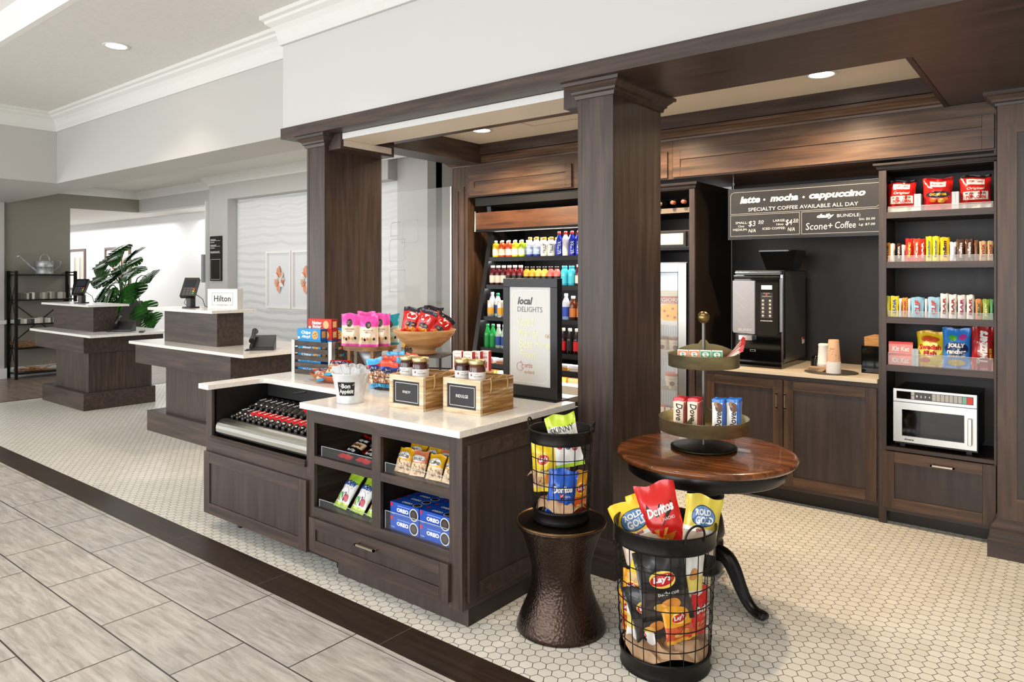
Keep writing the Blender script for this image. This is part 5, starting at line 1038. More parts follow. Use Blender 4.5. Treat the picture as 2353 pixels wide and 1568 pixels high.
for me_, x, lab in ((pa, -.912, 'red and cream movie popcorn bag at the left of the top snack shelf'), (pb_, -.705, 'red popcorn bag with a dark band in the middle of the top snack shelf'), (pa, -.503, 'red and cream movie popcorn bag at the right of the top snack shelf')):
    single('popcorn_bag', me_, lab, 'popcorn bag', (x, 5.275, 2.0445), (-3, 0, 8), 'popcorn bags on the top snack shelf')
def divider_box(x, z_, lab):
    b = M(); b.box(-.019, -.03, 0, .019, .03, .11, mat('frosted_acrylic', 'c9d2dc', .3, alpha=.75)); b.box(-.0015, -.0305, 0, .0015, -.03, .11, P('8fa0b0')); single('shelf_divider', b, lab, 'shelf divider', (x, 5.25, z_))
divider_box(-.812, 2.0445, 'pale clear divider block on the top snack shelf, left one'); divider_box(-.604, 2.0445, 'pale clear divider block on the top snack shelf, right one'); divider_box(-.825, 1.0445, 'pale clear divider block on the lowest snack shelf beside the yellow candy bag')
def pack(w, h, t_, c1, c2, word, wc, s, vert=True):
    m, f = bag(w, h, t_, [(.06, c1), (.94, c2), (1, c1)], s, crimp=.05, nu=6, nv=8, wr=.6)
    if word:
        g_ = (lambda a, q: tuple(Vector(f(-q, h*.5+a))-Vector((0, .001, 0)))) if vert else (lambda a, q: tuple(Vector(f(a, q+h*.5))-Vector((0, .001, 0))))
        fit(m, g_, word, 0, 0, (h*.7 if vert else w*.8), (w*.42 if vert else h*.25), wc, .04, .1)
    return m.mesh('candy_bar')
row2 = ((-1.0, -.973, .125, 'e8941c', 'e8941c', "REESE", '3a1a10', 'orange'), (-.972, -.948, .12, 'efece6', 'e8e4de', '', 'ffffff', 'white'), (-.934, -.908, .12, '3a2018', '4a2a20', 'SNKR', 'e8e4de', 'brown'), (-.905, -.885, .11, 'efece6', 'e0dcd8', '', 'ffffff', 'pale'), (-.883, -.84, .15, 'c8201c', 'c8201c', 'kit', 'f0d040', 'red'), (-.838, -.80, .148, 'c8201c', 'd84a2a', 'Kat', 'f4f0e8', 'red and orange'), (-.80, -.77, .145, 'c8201c', 'c8201c', 'BAR', 'f4f0e8', 'red'), (-.767, -.732, .16, 'e8d820', 'e8d820', 'Butterfinger', '2f5fb0', 'yellow'), (-.73, -.692, .16, 'e8d820', 'ecdc2c', 'Butterfinger', '2f5fb0', 'yellow'),
 (-.688, -.637, .152, 'f0c020', 'f0c020', 'm&m', '3a2016', 'yellow'), (-.635, -.602, .12, 'e6ebf2', 'dfe5ee', '', 'ffffff', 'frosted white'), (-.599, -.556, .135, '4a2c20', '5a3828', 'm&m', 'f0ece6', 'brown'), (-.554, -.509, .135, '4a2c20', '5a3828', 'm&m', 'f0ece6', 'brown'), (-.505, -.484, .128, '6a4430', '7a5440', '', 'ffffff', 'brown'), (-.48, -.44, .122, 'b0201c', 'c8aa80', 'TWIX', 'a81c1c', 'gold and red'), (-.437, -.408, .122, 'b0201c', 'c8aa80', 'TWIX', 'a81c1c', 'gold and red'))
n = len(row2)
pos_ = ['first at the far left', 'second from left', 'third from left', 'fourth from left', 'fifth from left', 'sixth from left', 'seventh from left', 'left one of the tall yellow pair', 'right one of the tall yellow pair', 'just right of the tall yellow pair', 'pale spacer in the middle', 'left one of two just right of the middle', 'right one of two just right of the middle', 'third from right', 'second from right', 'first at the far right']
for k, (xa, xb, h, c1, c2, wd, wc, cn) in enumerate(row2):
    me_ = pack(xb-xa, h, .02, foil(c1), foil(c2), wd, P(wc), k)
    for j in range(2):
        single('candy_bar', me_, f'{cn} candy packet, second shelf, {pos_[k]}'+(', rear copy' if j else ''), 'candy bar', ((xa+xb)/2, 5.235+.03*j, 1.7195), (-2, 0, 6), 'candy packets on the second snack shelf')
row3 = ((-.999, -.972, .135, 'e0d030', 'e8dc50', '', '', 'yellow'), (-.97, -.925, .135, 'e8dc50', 'e0d030', 'LUNA', '2f4fb0', 'yellow with blue print'), (-.92, -.906, .12, 'dfe5ee', 'e6ebf2', '', '', 'frosted white'), (-.90, -.872, .125, 'e07a2a', 'e8a040', 'KIND', 'a83020', 'orange'), (-.868, -.852, .12, 'dfe5ee', 'e6ebf2', '', '', 'frosted white'), (-.85, -.778, .13, 'c9a070', '8fc0da', 'CLIF', 'c03a2a', 'pale blue and tan'), (-.773, -.757, .12, 'dfe5ee', 'e6ebf2', '', '', 'frosted white'), (-.755, -.69, .132, '2f5fb0', '9fcbe4', 'CLIF', 'c03a2a', 'pale blue'), (-.686, -.645, .155, 'f2f0ec', 'ece9e4', 'BAR', 'a03a3a', 'tall white'), (-.64, -.598, .15, 'f2f0ec', 'ece9e4', 'BAR', 'a03a3a', 'tall white'), (-.593, -.55, .148, 'f2f0ec', 'e4dcd8', 'BAR', 'a03a6a', 'tall white'), (-.546, -.505, .15, 'f2f0ec', 'ece9e4', 'BAR', 'a03a3a', 'tall white'), (-.5, -.465, .125, '7a2420', 'd88a4a', 'MIX', '2a6a4a', 'multicolour'), (-.462, -.427, .125, '7a2420', '8fae4a', 'MIX', 'f0e0a0', 'multicolour'), (-.424, -.406, .125, '7a2420', '5a9a6a', '', '', 'multicolour'))
pos3 = ['first at the far left', 'second from left', 'spacer third from left', 'fourth from left', 'spacer fifth from left', 'wide one left of centre', 'spacer between the pale blue ones', 'wide one at centre', 'leftmost of four', 'second from left of four', 'third from left of four', 'rightmost of four', 'third from right', 'second from right', 'first at the far right']
for k, (xa, xb, h, c1, c2, wd, wc, cn) in enumerate(row3):
    me_ = pack(xb-xa, h, .02, foil(c1), foil(c2), wd, P(wc or 'ffffff'), k+3)
    for j in range(2):
        single('snack_bar', me_, f'{cn} snack bar, third shelf, {pos3[k]}'+(', rear copy' if j else ''), 'snack bar', ((xa+xb)/2, 5.235+.03*j, 1.3585), (-2, 0, 6), 'snack bars on the third snack shelf')
m, f = carton(.14, .06, .075, P('d8392f', .3), P('b02620', .3)); m.rect(fy(-.031), -.07, .0, .07, .06, P('e8908a')); fit(m, fy(-.0316), 'Kit Kat', 0, .03, .1, .032, white_t, .03, .15)
kk = m.mesh('candy_carton')
for j in range(2): single('candy_carton', kk, 'red candy carton on the lowest snack shelf, '+('lower' if not j else 'upper')+' of the two', 'candy box', (-.912, 5.26, 1.0445+.0755*j), (0, 0, 4*j), 'red candy cartons on the lowest shelf')
def big(c1, c2, words, s, w, h, t_, ells=()):
    m, f = bag(w, h, t_, [(.06, c1), (.9, c2), (1, c1)], s, wr=1.2); g_ = lambda a, q: tuple(Vector(f(a, q))-Vector((0, .0012, 0)))
    for (x, z_, rx_, rz_, c_) in ells: m.ell(f, x, z_, rx_, rz_, c_, 20, 3)
    for (wd, x, z_, w_, h_, c_, bo, sh_, rot) in words: fit(m, g_, wd, x, z_, w_, h_, c_, bo, sh_, rot)
    return m.mesh('candy_bag')
sw = big(yel, foil('ecd022'), (('Swedish', 0, .125, .13, .034, P('c02026'), .05, .05, 0), ('Fish', 0, .085, .08, .034, P('c02026'), .05, .05, 0)), 3, .155, .225, .06, ((0, .175, .055, .02, foil('e0602a')), (0, .11, .07, .05, foil('f6e870')), (-.03, .04, .03, .016, foil('e04a3a'))))
jo = big(foil('2a7fd0'), foil('2f86dd'), (('JOLLY', 0, .14, .1, .034, white_t, .05, .05, 0), ('rancher', 0, .105, .11, .03, white_t, .05, .05, 0), ('HARD CANDY', 0, .075, .1, .014, P('f0d030'), .03, 0, 0)), 5, .155, .25, .06, ((0, .122, .068, .042, foil('1c2c5a')), (-.02, .19, .025, .018, foil('5ab83a')), (.035, .195, .022, .018, foil('c8409a')), (0, .035, .05, .02, foil('e0c030'))))
tw = big(foil('9c1c1c'), foil('a82020'), (('Twizzlers', 0, .14, .2, .06, white_t, .05, .1, 90), ('KING SIZE', .045, .1, .07, .012, P('e8d030'), .03, 0, 90)), 2, .12, .27, .05)
for me_, x, y, lab, rz in ((sw, -.745, 5.26, 'yellow gummy fish candy bag on the lowest snack shelf', 4), (jo, -.602, 5.265, 'blue hard candy bag on the lowest snack shelf, front one', 4), (jo, -.598, 5.325, 'blue hard candy bag on the lowest snack shelf, behind the front one', 2), (tw, -.465, 5.26, 'dark red licorice bag at the right end of the lowest snack shelf', 2), (tw, -.46, 5.325, 'dark red licorice bag behind the front one on the lowest snack shelf', 2), (sw, -.742, 5.325, 'yellow gummy fish candy bag behind the front one on the lowest snack shelf', 2)):
    single('candy_bag', me_, lab, 'candy bag', (x, y, 1.0445), (-4, 0, rz), 'large candy bags on the lowest snack shelf')
# ================================================================ open drink cooler
t = thing('drink_cooler', 'open black drink cooler with lit shelves behind the local delights sign', 'drink cooler', (-3.85, 5.25, 0))
X = lambda x: x+3.85; Yl = lambda y: y-5.25
b = M(); b.box(X(-4.60), Yl(5.85), .1, X(-3.12), Yl(5.9), 2.38, mat('cooler_back', '2a2623', .4)); b.box(X(-4.6), Yl(5.22), 2.3, X(-3.12), Yl(5.9), 2.38, blackm); obj('back_panel', b, t)
for xa in (-4.52, -3.2):
    b = M(); b.prism([(Yl(5.33), 2.06), (Yl(5.08), .88), (Yl(5.06), .10), (Yl(5.86), .10), (Yl(5.86), 2.3), (Yl(5.3), 2.3)], X(xa), X(xa+.05), mat('cooler_side', '1d1b1a', .3), 'x'); obj('side_panel', b, t)
b = M(); b.prism([(Yl(5.17), 2.07), (Yl(5.2), 2.235), (Yl(5.22), 2.235), (Yl(5.22), 2.07)], X(-4.555), X(-3.12), walnut, 'x'); b.box(X(-4.56), Yl(5.165), 2.05, X(-4.548), Yl(5.24), 2.245, chrome); b.box(X(-4.56), Yl(5.18), 2.05, X(-3.12), Yl(5.3), 2.07, blackm); obj('canopy', b, t, label='brown wood canopy front')
shv = ((1.80, 5.28), (1.534, 5.23), (1.234, 5.18), (.944, 5.13), (.80, 5.10))
for z_, y_ in shv:
    b = M(); b.box(X(-4.47), Yl(y_), z_-.012, X(-3.2), Yl(5.84), z_, blackm); b.box(X(-4.47), Yl(y_)-.006, z_-.034, X(-3.2), Yl(y_)+.004, z_+.006, black); sh_ = obj('shelf', b, t)
    b = M(); b.box(X(-4.45), Yl(y_)+.02, z_-.022, X(-3.2), Yl(y_)+.034, z_-.013, led_m); obj('led_strip', b, sh_, label='white light strip')
    area('cooler_strip_light', (-3.83, y_+.06, z_-.03), (-25, 0, 0), 1.2, .04, 3.2, (.95, .98, 1))
area('cooler_strip_light', (-3.83, 5.32, 2.04), (-25, 0, 0), 1.2, .04, 3.5, (1, .97, .92))
b = M(); b.box(X(-4.52), Yl(5.0), .1, X(-3.12), Yl(5.12), .64, black); b.box(X(-4.52), Yl(4.98), .60, X(-3.12), Yl(5.12), .70, mat('cooler_ledge', 'd9d2c6', .35)); b.box(X(-4.47), Yl(5.12), .64, X(-3.2), Yl(5.84), .68, steel_l); obj('base', b, t)
def bottle(H, r, body, lab_c, cap, nr=.014, liq=None, sh=.72, words=None, seg=14):
    b = M(); z0, z1 = .14*H, .5*H
    b.lathe([(0, 0), (r*.9, 0), (r, .01), (r, z0)], body, seg); b.lathe([(r+.0004, z0), (r+.0004, z1)], lab_c, seg); b.lathe([(r, z1), (r, sh*H*.9), (r*.85, sh*H), (nr, .87*H), (nr, .9*H)], liq or body, seg)
    b.lathe([(nr+.001, .88*H), (nr+.003, .89*H), (nr+.003, .985*H), (nr, H), (0, H)], cap, seg)
    if words: f = cylmap(r, e=.0012); fit(b, (lambda a, q: f(-q, a+words[3]*H)) if words[4] else (lambda a, q: f(a, q+words[3]*H)), words[0], 0, 0, words[1], words[2], words[5], .03, .1)
    return b.mesh('bottle')
g_ = lambda c: mat('gloss_'+c, c, .15, coat=.4)
B = {}
for nm, hx, lx in (('yellow', 'e8c81e', 'f0e8d0'), ('dark orange', 'c8501e', 'f0d8c0'), ('orange', 'e0562a', 'f4ece0'), ('lemon', 'e8dc30', 'f4f0e0'), ('lime', 'b8cc28', 'eef0d8')):
    B[nm] = bottle(.165, .034, g_(hx), P(lx), g_('ece8e0'), .013, g_(hx), .8)
B['pale blue'] = bottle(.185, .036, g_('2c3f96'), P('9fb8e0'), g_('d6b04a'), .017, g_('e8ecf4'), .7, ('moon', .05, .02, .34, False, P('f4f4fa')))
B['white'] = bottle(.18, .037, g_('e9e6e0'), P('edeae4'), g_('d6a83a'), .017, g_('efece6'), .7, ('TRULY', .09, .026, .42, True, P('1c1c1c')))
B['deep blue'] = bottle(.225, .03, g_('1a2c9c'), P('2038b8'), g_('c0282a'), .012, g_('1c2f9e'), .74, ('ULTRA', .11, .03, .36, True, P('dfe6f4')))
B['white tall'] = bottle(.225, .03, g_('ece6e6'), P('efe8e6'), g_('c0282a'), .012, g_('ece6e6'), .74)
seq = [('yellow', -4.425), ('dark orange', -4.345), ('orange', -4.262), ('lemon', -4.185), ('lime', -4.105), ('pale blue', -4.01), ('pale blue', -3.932), ('white', -3.845), ('white', -3.765), ('deep blue', -3.68), ('white tall', -3.61), ('deep blue', -3.54), ('deep blue', -3.47), ('white tall', -3.40)]
seen = {}
tot = {}
for nm, x in seq: tot[nm] = tot.get(nm, 0)+1
for nm, x in seq:
    k = seen.get(nm, 0); seen[nm] = k+1; w_ = '' if tot[nm] == 1 else (', '+ords(tot[nm])[k]+' of its kind')
    single('bottle', B[nm], f'{nm} bottle in front on the top cooler shelf'+w_, 'bottle', (x, 5.325, 1.8005), (0, 0, 34), 'bottles on the top cooler shelf')
    single('bottle', B[nm], f'{nm} bottle in the second row of the top cooler shelf'+w_, 'bottle', (x+.004, 5.405, 1.8005), (0, 0, 34), 'bottles on the top cooler shelf')
V = bottle(.19, .033, g_('3a0e14'), P('d8cfc4'), g_('efe8e4'), .018, g_('4a1018'), .74); V2 = bottle(.19, .033, g_('5a1418'), P('161214'), g_('efdede'), .018, g_('6a1820'), .74)
J1 = bottle(.175, .032, g_('e08a1e'), P('241c18'), g_('2a1c16'), .017, g_('f0a838'), .78); J2 = bottle(.175, .032, g_('3a9a4a'), P('2a2a22'), g_('2a1c16'), .017, g_('e8c060'), .78); J3 = bottle(.175, .032, g_('d8504a'), P('241c18'), g_('2a1c16'), .017, g_('e8706a'), .78)
G_ = bottle(.18, .034, g_('2fa8c8'), P('3fb8d4'), g_('3fb4d0'), .022, g_('46c0da'), .8)
xs = [-4.42, -4.352, -4.284, -4.216, -4.148, -4.08, -4.008, -3.94, -3.872, -3.804, -3.736, -3.668, -3.585, -3.51, -3.435]
kinds = [(V, 'dark berry'), (V, 'dark berry'), (V, 'dark berry'), (V2, 'dark red'), (V2, 'dark red'), (V2, 'dark red'), (J1, 'orange juice'), (J1, 'orange juice'), (J2, 'green label juice'), (J2, 'green label juice'), (J3, 'pink juice'), (J3, 'pink juice'), (G_, 'turquoise'), (G_, 'turquoise'), (V, 'dark')]
for k, (x, (me_, nm)) in enumerate(zip(xs, kinds)):
    lab = f'{nm} bottle on the second cooler shelf, {ords(15)[k]}'
    single('bottle', me_, lab, 'bottle', (x, 5.272, 1.5345), (0, 0, 34), 'bottles on the second cooler shelf')
W_ = bottle(.235, .034, mat('water_blue', '8fb4e0', .08, alpha=.8), P('2a4ab0'), g_('e8ecf4'), .014, mat('water_clear', 'cfdcec', .06, alpha=.7), .72); W2 = bottle(.225, .034, mat('clear_green', 'b8dccc', .08, alpha=.8), P('2a4a8a'), g_('1f9a5a'), .014, mat('water_clear', 'cfdcec', .06, alpha=.7), .7)
T1 = bottle(.215, .034, g_('3a1a0c'), P('b8703a'), g_('e8ecf4'), .016, g_('5a2a12'), .72)
cnb = M(); cnb.lathe([(0, 0), (.026, 0), (.032, .008), (.032, .15), (.028, .158), (0, .158)], mat('can_silver', 'd8d4ca', .25, .5), 20); cnb.lathe([(.0326, .03), (.0326, .09)], P('d8a030'), 20); cnm = cnb.mesh('can')
for k, (x, me_, nm) in enumerate(((-4.42, W_, 'blue water'), (-4.35, W2, 'green capped clear'), (-3.545, W_, 'blue water'), (-3.47, T1, 'amber tea'), (-3.395, T1, 'amber tea'))):
    single('bottle', me_, f'{nm} bottle on the third cooler shelf, '+('left end', 'second from left end', 'right of the sign', 'second right of the sign', 'third right of the sign')[k], 'bottle', (x, 5.235+(.03 if k < 2 else 0), 1.2345), (0, 0, 34), 'bottles on the third cooler shelf')
for k in range(3): single('can', cnm, 'tall pale can on the third cooler shelf left of the sign, '+ords(3)[k], 'can', (-4.335+.068*k+.005, 5.195+.0, 1.2345) if k else (-4.36+.0, 5.213, 1.2345), (0, 0, 20), 'cans on the third cooler shelf') if k else None
single('can', cnm, 'tall pale can on the third cooler shelf at the left of the can row', 'can', (-4.40, 5.215, 1.2345), (0, 0, 20), 'cans on the third cooler shelf')
SP = bottle(.225, .032, mat('sprite_green', '1c9a48', .08, coat=.5), P('1f8a44'), g_('1fa050'), .014, mat('sprite_green', '1c9a48', .08, coat=.5), .66); CLR = bottle(.225, .032, mat('soda_clear', 'b8d0c4', .06, alpha=.75), P('2c4c9c'), g_('dfe6ea'), .014, mat('soda_clear', 'b8d0c4', .06, alpha=.75), .66)
CK = bottle(.225, .032, g_('1c0c08'), P('c01c20'), g_('e4dcd8'), .014, g_('1c0c08'), .64); CZr = bottle(.225, .032, g_('140a08'), P('18161a'), g_('e4dcd8'), .014, g_('140a08'), .64)
for k, (x, me_, nm) in enumerate(((-4.40, SP, 'green soda'), (-4.332, SP, 'green soda'), (-4.264, CLR, 'clear soda with blue label'), (-4.196, CLR, 'clear soda with blue label'), (-3.53, CK, 'red label cola'), (-3.46, CZr, 'black label cola'), (-3.39, CK, 'red label cola'))):
    single('bottle', me_, f'{nm} bottle on the fourth cooler shelf, '+('far left', 'second from left', 'third from left', 'fourth from left', 'first right of the sign', 'second right of the sign', 'third right of the sign')[k], 'bottle', (x, 5.17, .9445), (0, 0, 34), 'bottles on the fourth cooler shelf')
for k, (x, c) in enumerate(((-4.36, 'e0b8a8'), (-4.20, 'd88a5a'), (-3.52, 'e09a3a'), (-3.38, 'efe6dc'))):
    b = M(); b.box(-.055, -.045, 0, .055, .045, .03, P(c, .4)); b.box(-.06, -.05, .03, .06, .05, .05, mat('clear_film', 'dfe3e6', .12, alpha=.6)); b.box(-.06, -.05, 0, .06, .05, .004, black)
    single('food_tray', b, 'clear lidded food tray at the bottom of the drink cooler, '+('far left', 'second from left', 'just right of the sign', 'at right end')[k], 'food container', (x, 5.17, .8005), (0, 0, 5), 'food trays in the cooler')
for k in range(4):
    b = M(); b.box(-.06, -.04, 0, .06, .04, .05, P(('e8963a', 'f0e8dc', 'e8963a', 'e0784a')[k], .4)); single('food_tray', b, 'orange and white food pack on the cooler base deck, '+ords(4)[k], 'food container', (-4.38+(.15*k if k < 2 else .15*k+.5), 5.22, .6805), (0, 0, 6), 'food packs on the cooler deck')
# ================================================================ glass door freezer
t = thing('freezer', 'stainless glass door freezer lit inside, seen between column and coffee alcove', 'freezer', (-2.68, 5.23, 0))
b = M(); b.box(-.27, .03, .06, -.25, .56, 1.80, mat('freezer_white', 'e6eaee', .4)); b.box(.245, .03, .06, .265, .56, 1.735, mat('freezer_white', 'e6eaee', .4)); b.box(-.25, .54, .06, .245, .56, 1.735, mat('freezer_white', 'e6eaee', .4)); b.box(-.25, .03, 1.70, .245, .56, 1.735, mat('freezer_white', 'e6eaee', .4)); b.box(-.25, .03, .06, .245, .56, .10, steel_l); obj('cabinet_body', b, t)
b = M(); b.box(-.275, 0, .09, -.20, .03, 1.727, steel_l); b.box(.20, 0, .09, .272, .03, 1.727, steel_l); b.box(-.2, 0, 1.655, .2, .03, 1.727, steel_l); b.box(-.2, 0, .09, .2, .03, .17, steel_l); b.box(-.205, .004, .165, .205, .008, 1.66, mat('freezer_gasket', '1d1e20', .5)) if False else None; d = obj('door', b, t, bev=.002)
b = M(); b.box(-.2, .012, .17, .2, .016, 1.655, pane_m); obj('pane', b, d)
b = M(); b.box(-.205, -.001, .165, -.2, .02, 1.66, blackm); b.box(.2, -.001, .165, .204, .02, 1.66, blackm); b.box(-.2, -.001, 1.652, .2, .02, 1.657, blackm); obj('gasket', b, d)
for z_ in (1.235, 1.0, .71, .42):
    b = M(); b.box(-.245, .05, z_-.006, .24, .06, z_+.03, steel_l)
    for k in range(22): b.box(-.24+.0225*k, .06, z_-.004, -.236+.0225*k, .52, z_, steel_l); b.box(-.24+.0225*k, .5, z_, -.236+.0225*k, .505, z_+.2, steel_l)
    obj('wire_shelf', b, t)
area('freezer_light', (-2.68, 5.50, 1.68), (0, 0, 0), .4, .1, 1.8, (.9, .96, 1)); area('freezer_light', (-2.86, 5.30, .95), (0, 0, 90), .02, .02, .6, (.9, .96, 1))
m, f = carton(.3, .05, .27, P('e8dcc4', .3), P('c03028', .3)); m.rect(f, -.15, .16, .15, .22, P('b8241e')); fit(m, fy(-.0262), 'DIGIORNO', -.0, .192, .26, .032, white_t, .03); fit(m, fy(-.0262), 'TRADITIONAL CRUST', 0, .168, .24, .01, white_t, .02); m.ell(f, .0, .09, .12, .07, P('e8b848'), 24, 1)
for a_, q_ in ((-.05, .1), (.02, .12), (.07, .08), (-.02, .06), (.04, .05)): m.ell(fy(-.0262), a_, q_, .012, .01, P('b8482a'), 10, 1)
single('pizza_carton', m.mesh('pizza_carton'), 'frozen pizza carton upright on the top freezer shelf', 'pizza box', (-2.60, 5.36, 1.2365), (-6, 0, 4))
for k, (x, z_, c) in enumerate(((-2.54, 1.001, '6a4034'), (-2.57, .711, 'a84a44'), (-2.66, 1.001, '5a3a30'))):
    b = M(); b.lathe([(0, 0), (.05, 0), (.06, .11)], P('e4ddd6', .4), 24); b.lathe([(.0565, .07), (.06, .11)], P('d6cfc8', .4), 24); b.lathe([(.062, .11), (.063, .125), (.06, .13), (0, .13)], P(c, .4), 24); b.ell(cylmap(.054, e=.004), 0, .05, .02, .018, P('4a2c20'), 14, 1); fit(b, cylmap(.056, e=.005), 'gelato', 0, .085, .05, .01, P('5a4a44'))
    single('ice_cream_tub', b, 'white ice cream tub in the freezer, '+('upper right with brown lid', 'lower with red lid', 'upper left with brown lid')[k], 'ice cream tub', (x, 5.33, z_), (0, 0, 20), 'ice cream tubs in the freezer')
for k in range(3):
    m, f = carton(.05, .04, .15, P(('b8583a', '7a5a8a', 'b8583a')[k], .3), P('e0d8d0')); m.rect(f, -.02, .08, .02, .14, white_p); m.ell(fy(-.0212), 0, .04, .018, .02, P('4a3028'), 12, 1); single('frozen_carton', m.mesh('frozen_carton'), 'small frozen treat carton on a low freezer shelf, '+ords(3)[k], 'frozen food box', (-2.66+.055*k, 5.33, .711 if k < 0 else .421), (0, 0, 4), 'frozen cartons')
m, f = carton(.06, .05, .2, P('dfe6ee', .3), P('c8d4e0')); m.ell(f, 0, .05, .015, .02, P('2a5aa8'), 12, 1); single('frozen_carton', m.mesh('frozen_carton'), 'tall white frozen carton at the right of the middle freezer shelf', 'frozen food box', (-2.505, 5.33, .711), (0, 0, 4))
# ================================================================ reception
def desk(lab, x0, x1, ux0, ux1, tx0, tx1, yb):
    cx_ = (x0+x1)/2; t = thing('reception_desk', lab, 'desk', (cx_, 3.47, 0)); L = lambda x: x-cx_; D = yb-3.47
    b = M(); b.box(L(x0)+.36, .03, 0, L(x1)-.26, D+.0, .21, wood_x); b.box(L(x0)+.63, .10, .21, L(x1)-.3, D-.03, .69, wood_v); b.box(L(x0)+.09, .03, .69, L(x1)-.26, D+.1, .892, wood_x); obj('pedestal', b, t, bev=.002)
    b = M(); b.box(L(x0), 0, .892, L(x1), D+.14, .922, quartz); obj('counter_slab', b, t, bev=.002)
    return t
t = desk('nearer dark wood reception desk with raised ledge carrying the white framed sign', -8.05, -5.794, 0, 0, 0, 0, 4.35)
b = M(); c0 = -6.922; b.box(-7.734-c0, .235, .922, -6.655-c0, .52, 1.255, wood_x); obj('raised_box', b, t, bev=.002)
b = M(); b.box(-7.92-c0, .14, 1.255, -6.58-c0, .62, 1.285, quartz); obj('ledge_slab', b, t, bev=.002)
t = desk('farther dark wood reception desk beside the metal rack, with payment terminal', -11.0, -9.061, 0, 0, 0, 0, 4.35)
c0 = -10.03; b = M(); b.box(-10.93-c0, .26, .922, -9.634-c0, .55, 1.235, wood_x); obj('raised_box', b, t, bev=.002)
b = M(); b.box(-11.1-c0, .17, 1.235, -9.56-c0, .66, 1.262, quartz); obj('ledge_slab', b, t, bev=.002)
def terminal(lab, x, y, z_):
    t = thing('payment_terminal', lab, 'card terminal', (x, y, z_), 42)
    b = M(); b.cyl(.085, 0, .015, black, 24); b.cyl(.045, .015, .11, mat('stand_grey', '2a2a2c', .3), 20); b.tube([(0, .02, .1), (0, -.01, .17)], .03, black, 10); obj('stand', b, t)
    b = M(); b.box(-.075, -.12, -.02, .075, .12, .025, black); b.box(-.055, .0, .025, .055, .09, .028, mat('screen_off', '2c3036', .1)); f = lambda a, q: (a, q, .0275)
    for i in range(4):
        for j in range(3): b.rect(f, -.05+.033*j, -.105+.024*i, -.026+.033*j, -.09+.024*i, P('55565a'))
    for i, c in enumerate(('1fa04a', 'd8b020', 'd8502a')): b.rect(f, .045, -.1+.028*i, .062, -.08+.028*i, P(c))
    o = obj('keypad_unit', b, t, (0, -.02, .21), (52, 0, 0), bev=.006)
    b = M(); b.tube([(.03, .03, .15), (.10, .06, .09), (.12, .07, .012), (.15, .07, .006)], .004, black, 6); b.tube([(-.03, -.03, .12), (-.07, .0, .05), (-.04, .03, .01)], .003, black, 5); obj('cable', b, t)
terminal('black payment terminal on the nearer reception desk ledge', -7.35, 3.80, 1.2855); terminal('black payment terminal on the farther reception desk ledge, by the metal rack', -10.28, 3.84, 1.2625)
def phone(lab, x, y):
    t = thing('desk_phone', lab, 'telephone', (x, y, .9225), 50)
    b = M(); b.prism([(-.1, 0), (.1, 0), (.1, .13), (-.1, .03)], -.11, .11, black, 'x'); obj('base', b, t, bev=.004)
    b = M(); b.tube([(-.085, -.1, .09), (-.085, -.08, .1), (-.085, 0, .135), (-.085, .08, .175), (-.085, .1, .165)], [.03, .026, .018, .026, .03], black, 10); obj('handset', b, t)
    b = M(); b.tube([(-.1, -.1, .06)]+[(-.1+.02*math.sin(k), -.14-.012*k, .02+.004*math.cos(k)) for k in range(12)], .005, black, 5); obj('cord', b, t)
phone('black desk phone on the nearer reception desk beside the raised box', -6.10, 3.86); phone('black desk phone on the farther reception desk', -9.45, 4.02)
b = M(); b.box(-.02, -.11, 0, .03, .11, .02, black); single('pen_holder', b, 'flat black scanner lying right of the far desk phone', 'scanner', (-9.15, 4.1, .9225), (0, 0, 60))
t = thing('desk_sign', 'small white block sign with boxed black lettering on the nearer desk ledge', 'sign', (-6.83, 3.86, 1.2855), 26)
b = M(); b.box(-.17, 0, 0, .17, .10, .205, white_p); f = fy(-.0008); b.outline(f, -.118, .04, .118, .165, .0025, P('4a4a4a')); obj('block', b, t)
b = M(); f = fy(-.0016); b.rect(f, -.08, .036, .08, .046, white_p); fit(b, fy(-.0022), 'Hilton', 0, .108, .19, .062, P('1c1c1c'), .01); fit(b, fy(-.0024), 'HONORS', 0, .042, .13, .017, P('6a6a6a')); obj('lettering', b, t)
b = M(); b.box(-.06, -.05, 0, .06, .05, .07, P('cfc4b0')); single('card_box', b, 'small beige card box beside the near desk phone', 'box', (-6.40, 3.98, .9225), (0, 0, 10))
# directory board
t = thing('hours_board', 'tall narrow black board listing check-in and check-out times on the grey wall', 'board', (-10.26, 5.685, 1.885))
b = M(); b.box(-.16, 0, -.34, .16, .024, .34, mat('board_brown', '1c1814', .3)); f = fy(-.001)
for s_, z_, w_, h_ in (('CHECK-IN', .285, .15, .022), ('3:00 PM', .245, .11, .018), ('CHECK-OUT', .2, .17, .022), ('12 NOON', .16, .12, .018), ('MANAGER ON DUTY', .1, .26, .024)): fit(b, f, s_, -.14+w_/2, z_, w_, h_, white_t, .02)
for z_ in (.268, .183, .082): b.rect(f, -.14, z_, .14, z_+.004, white_t)
b.outline(f, -.14, -.32, .14, -.01, .006, P('c8c4b4')); obj('face', b, t)
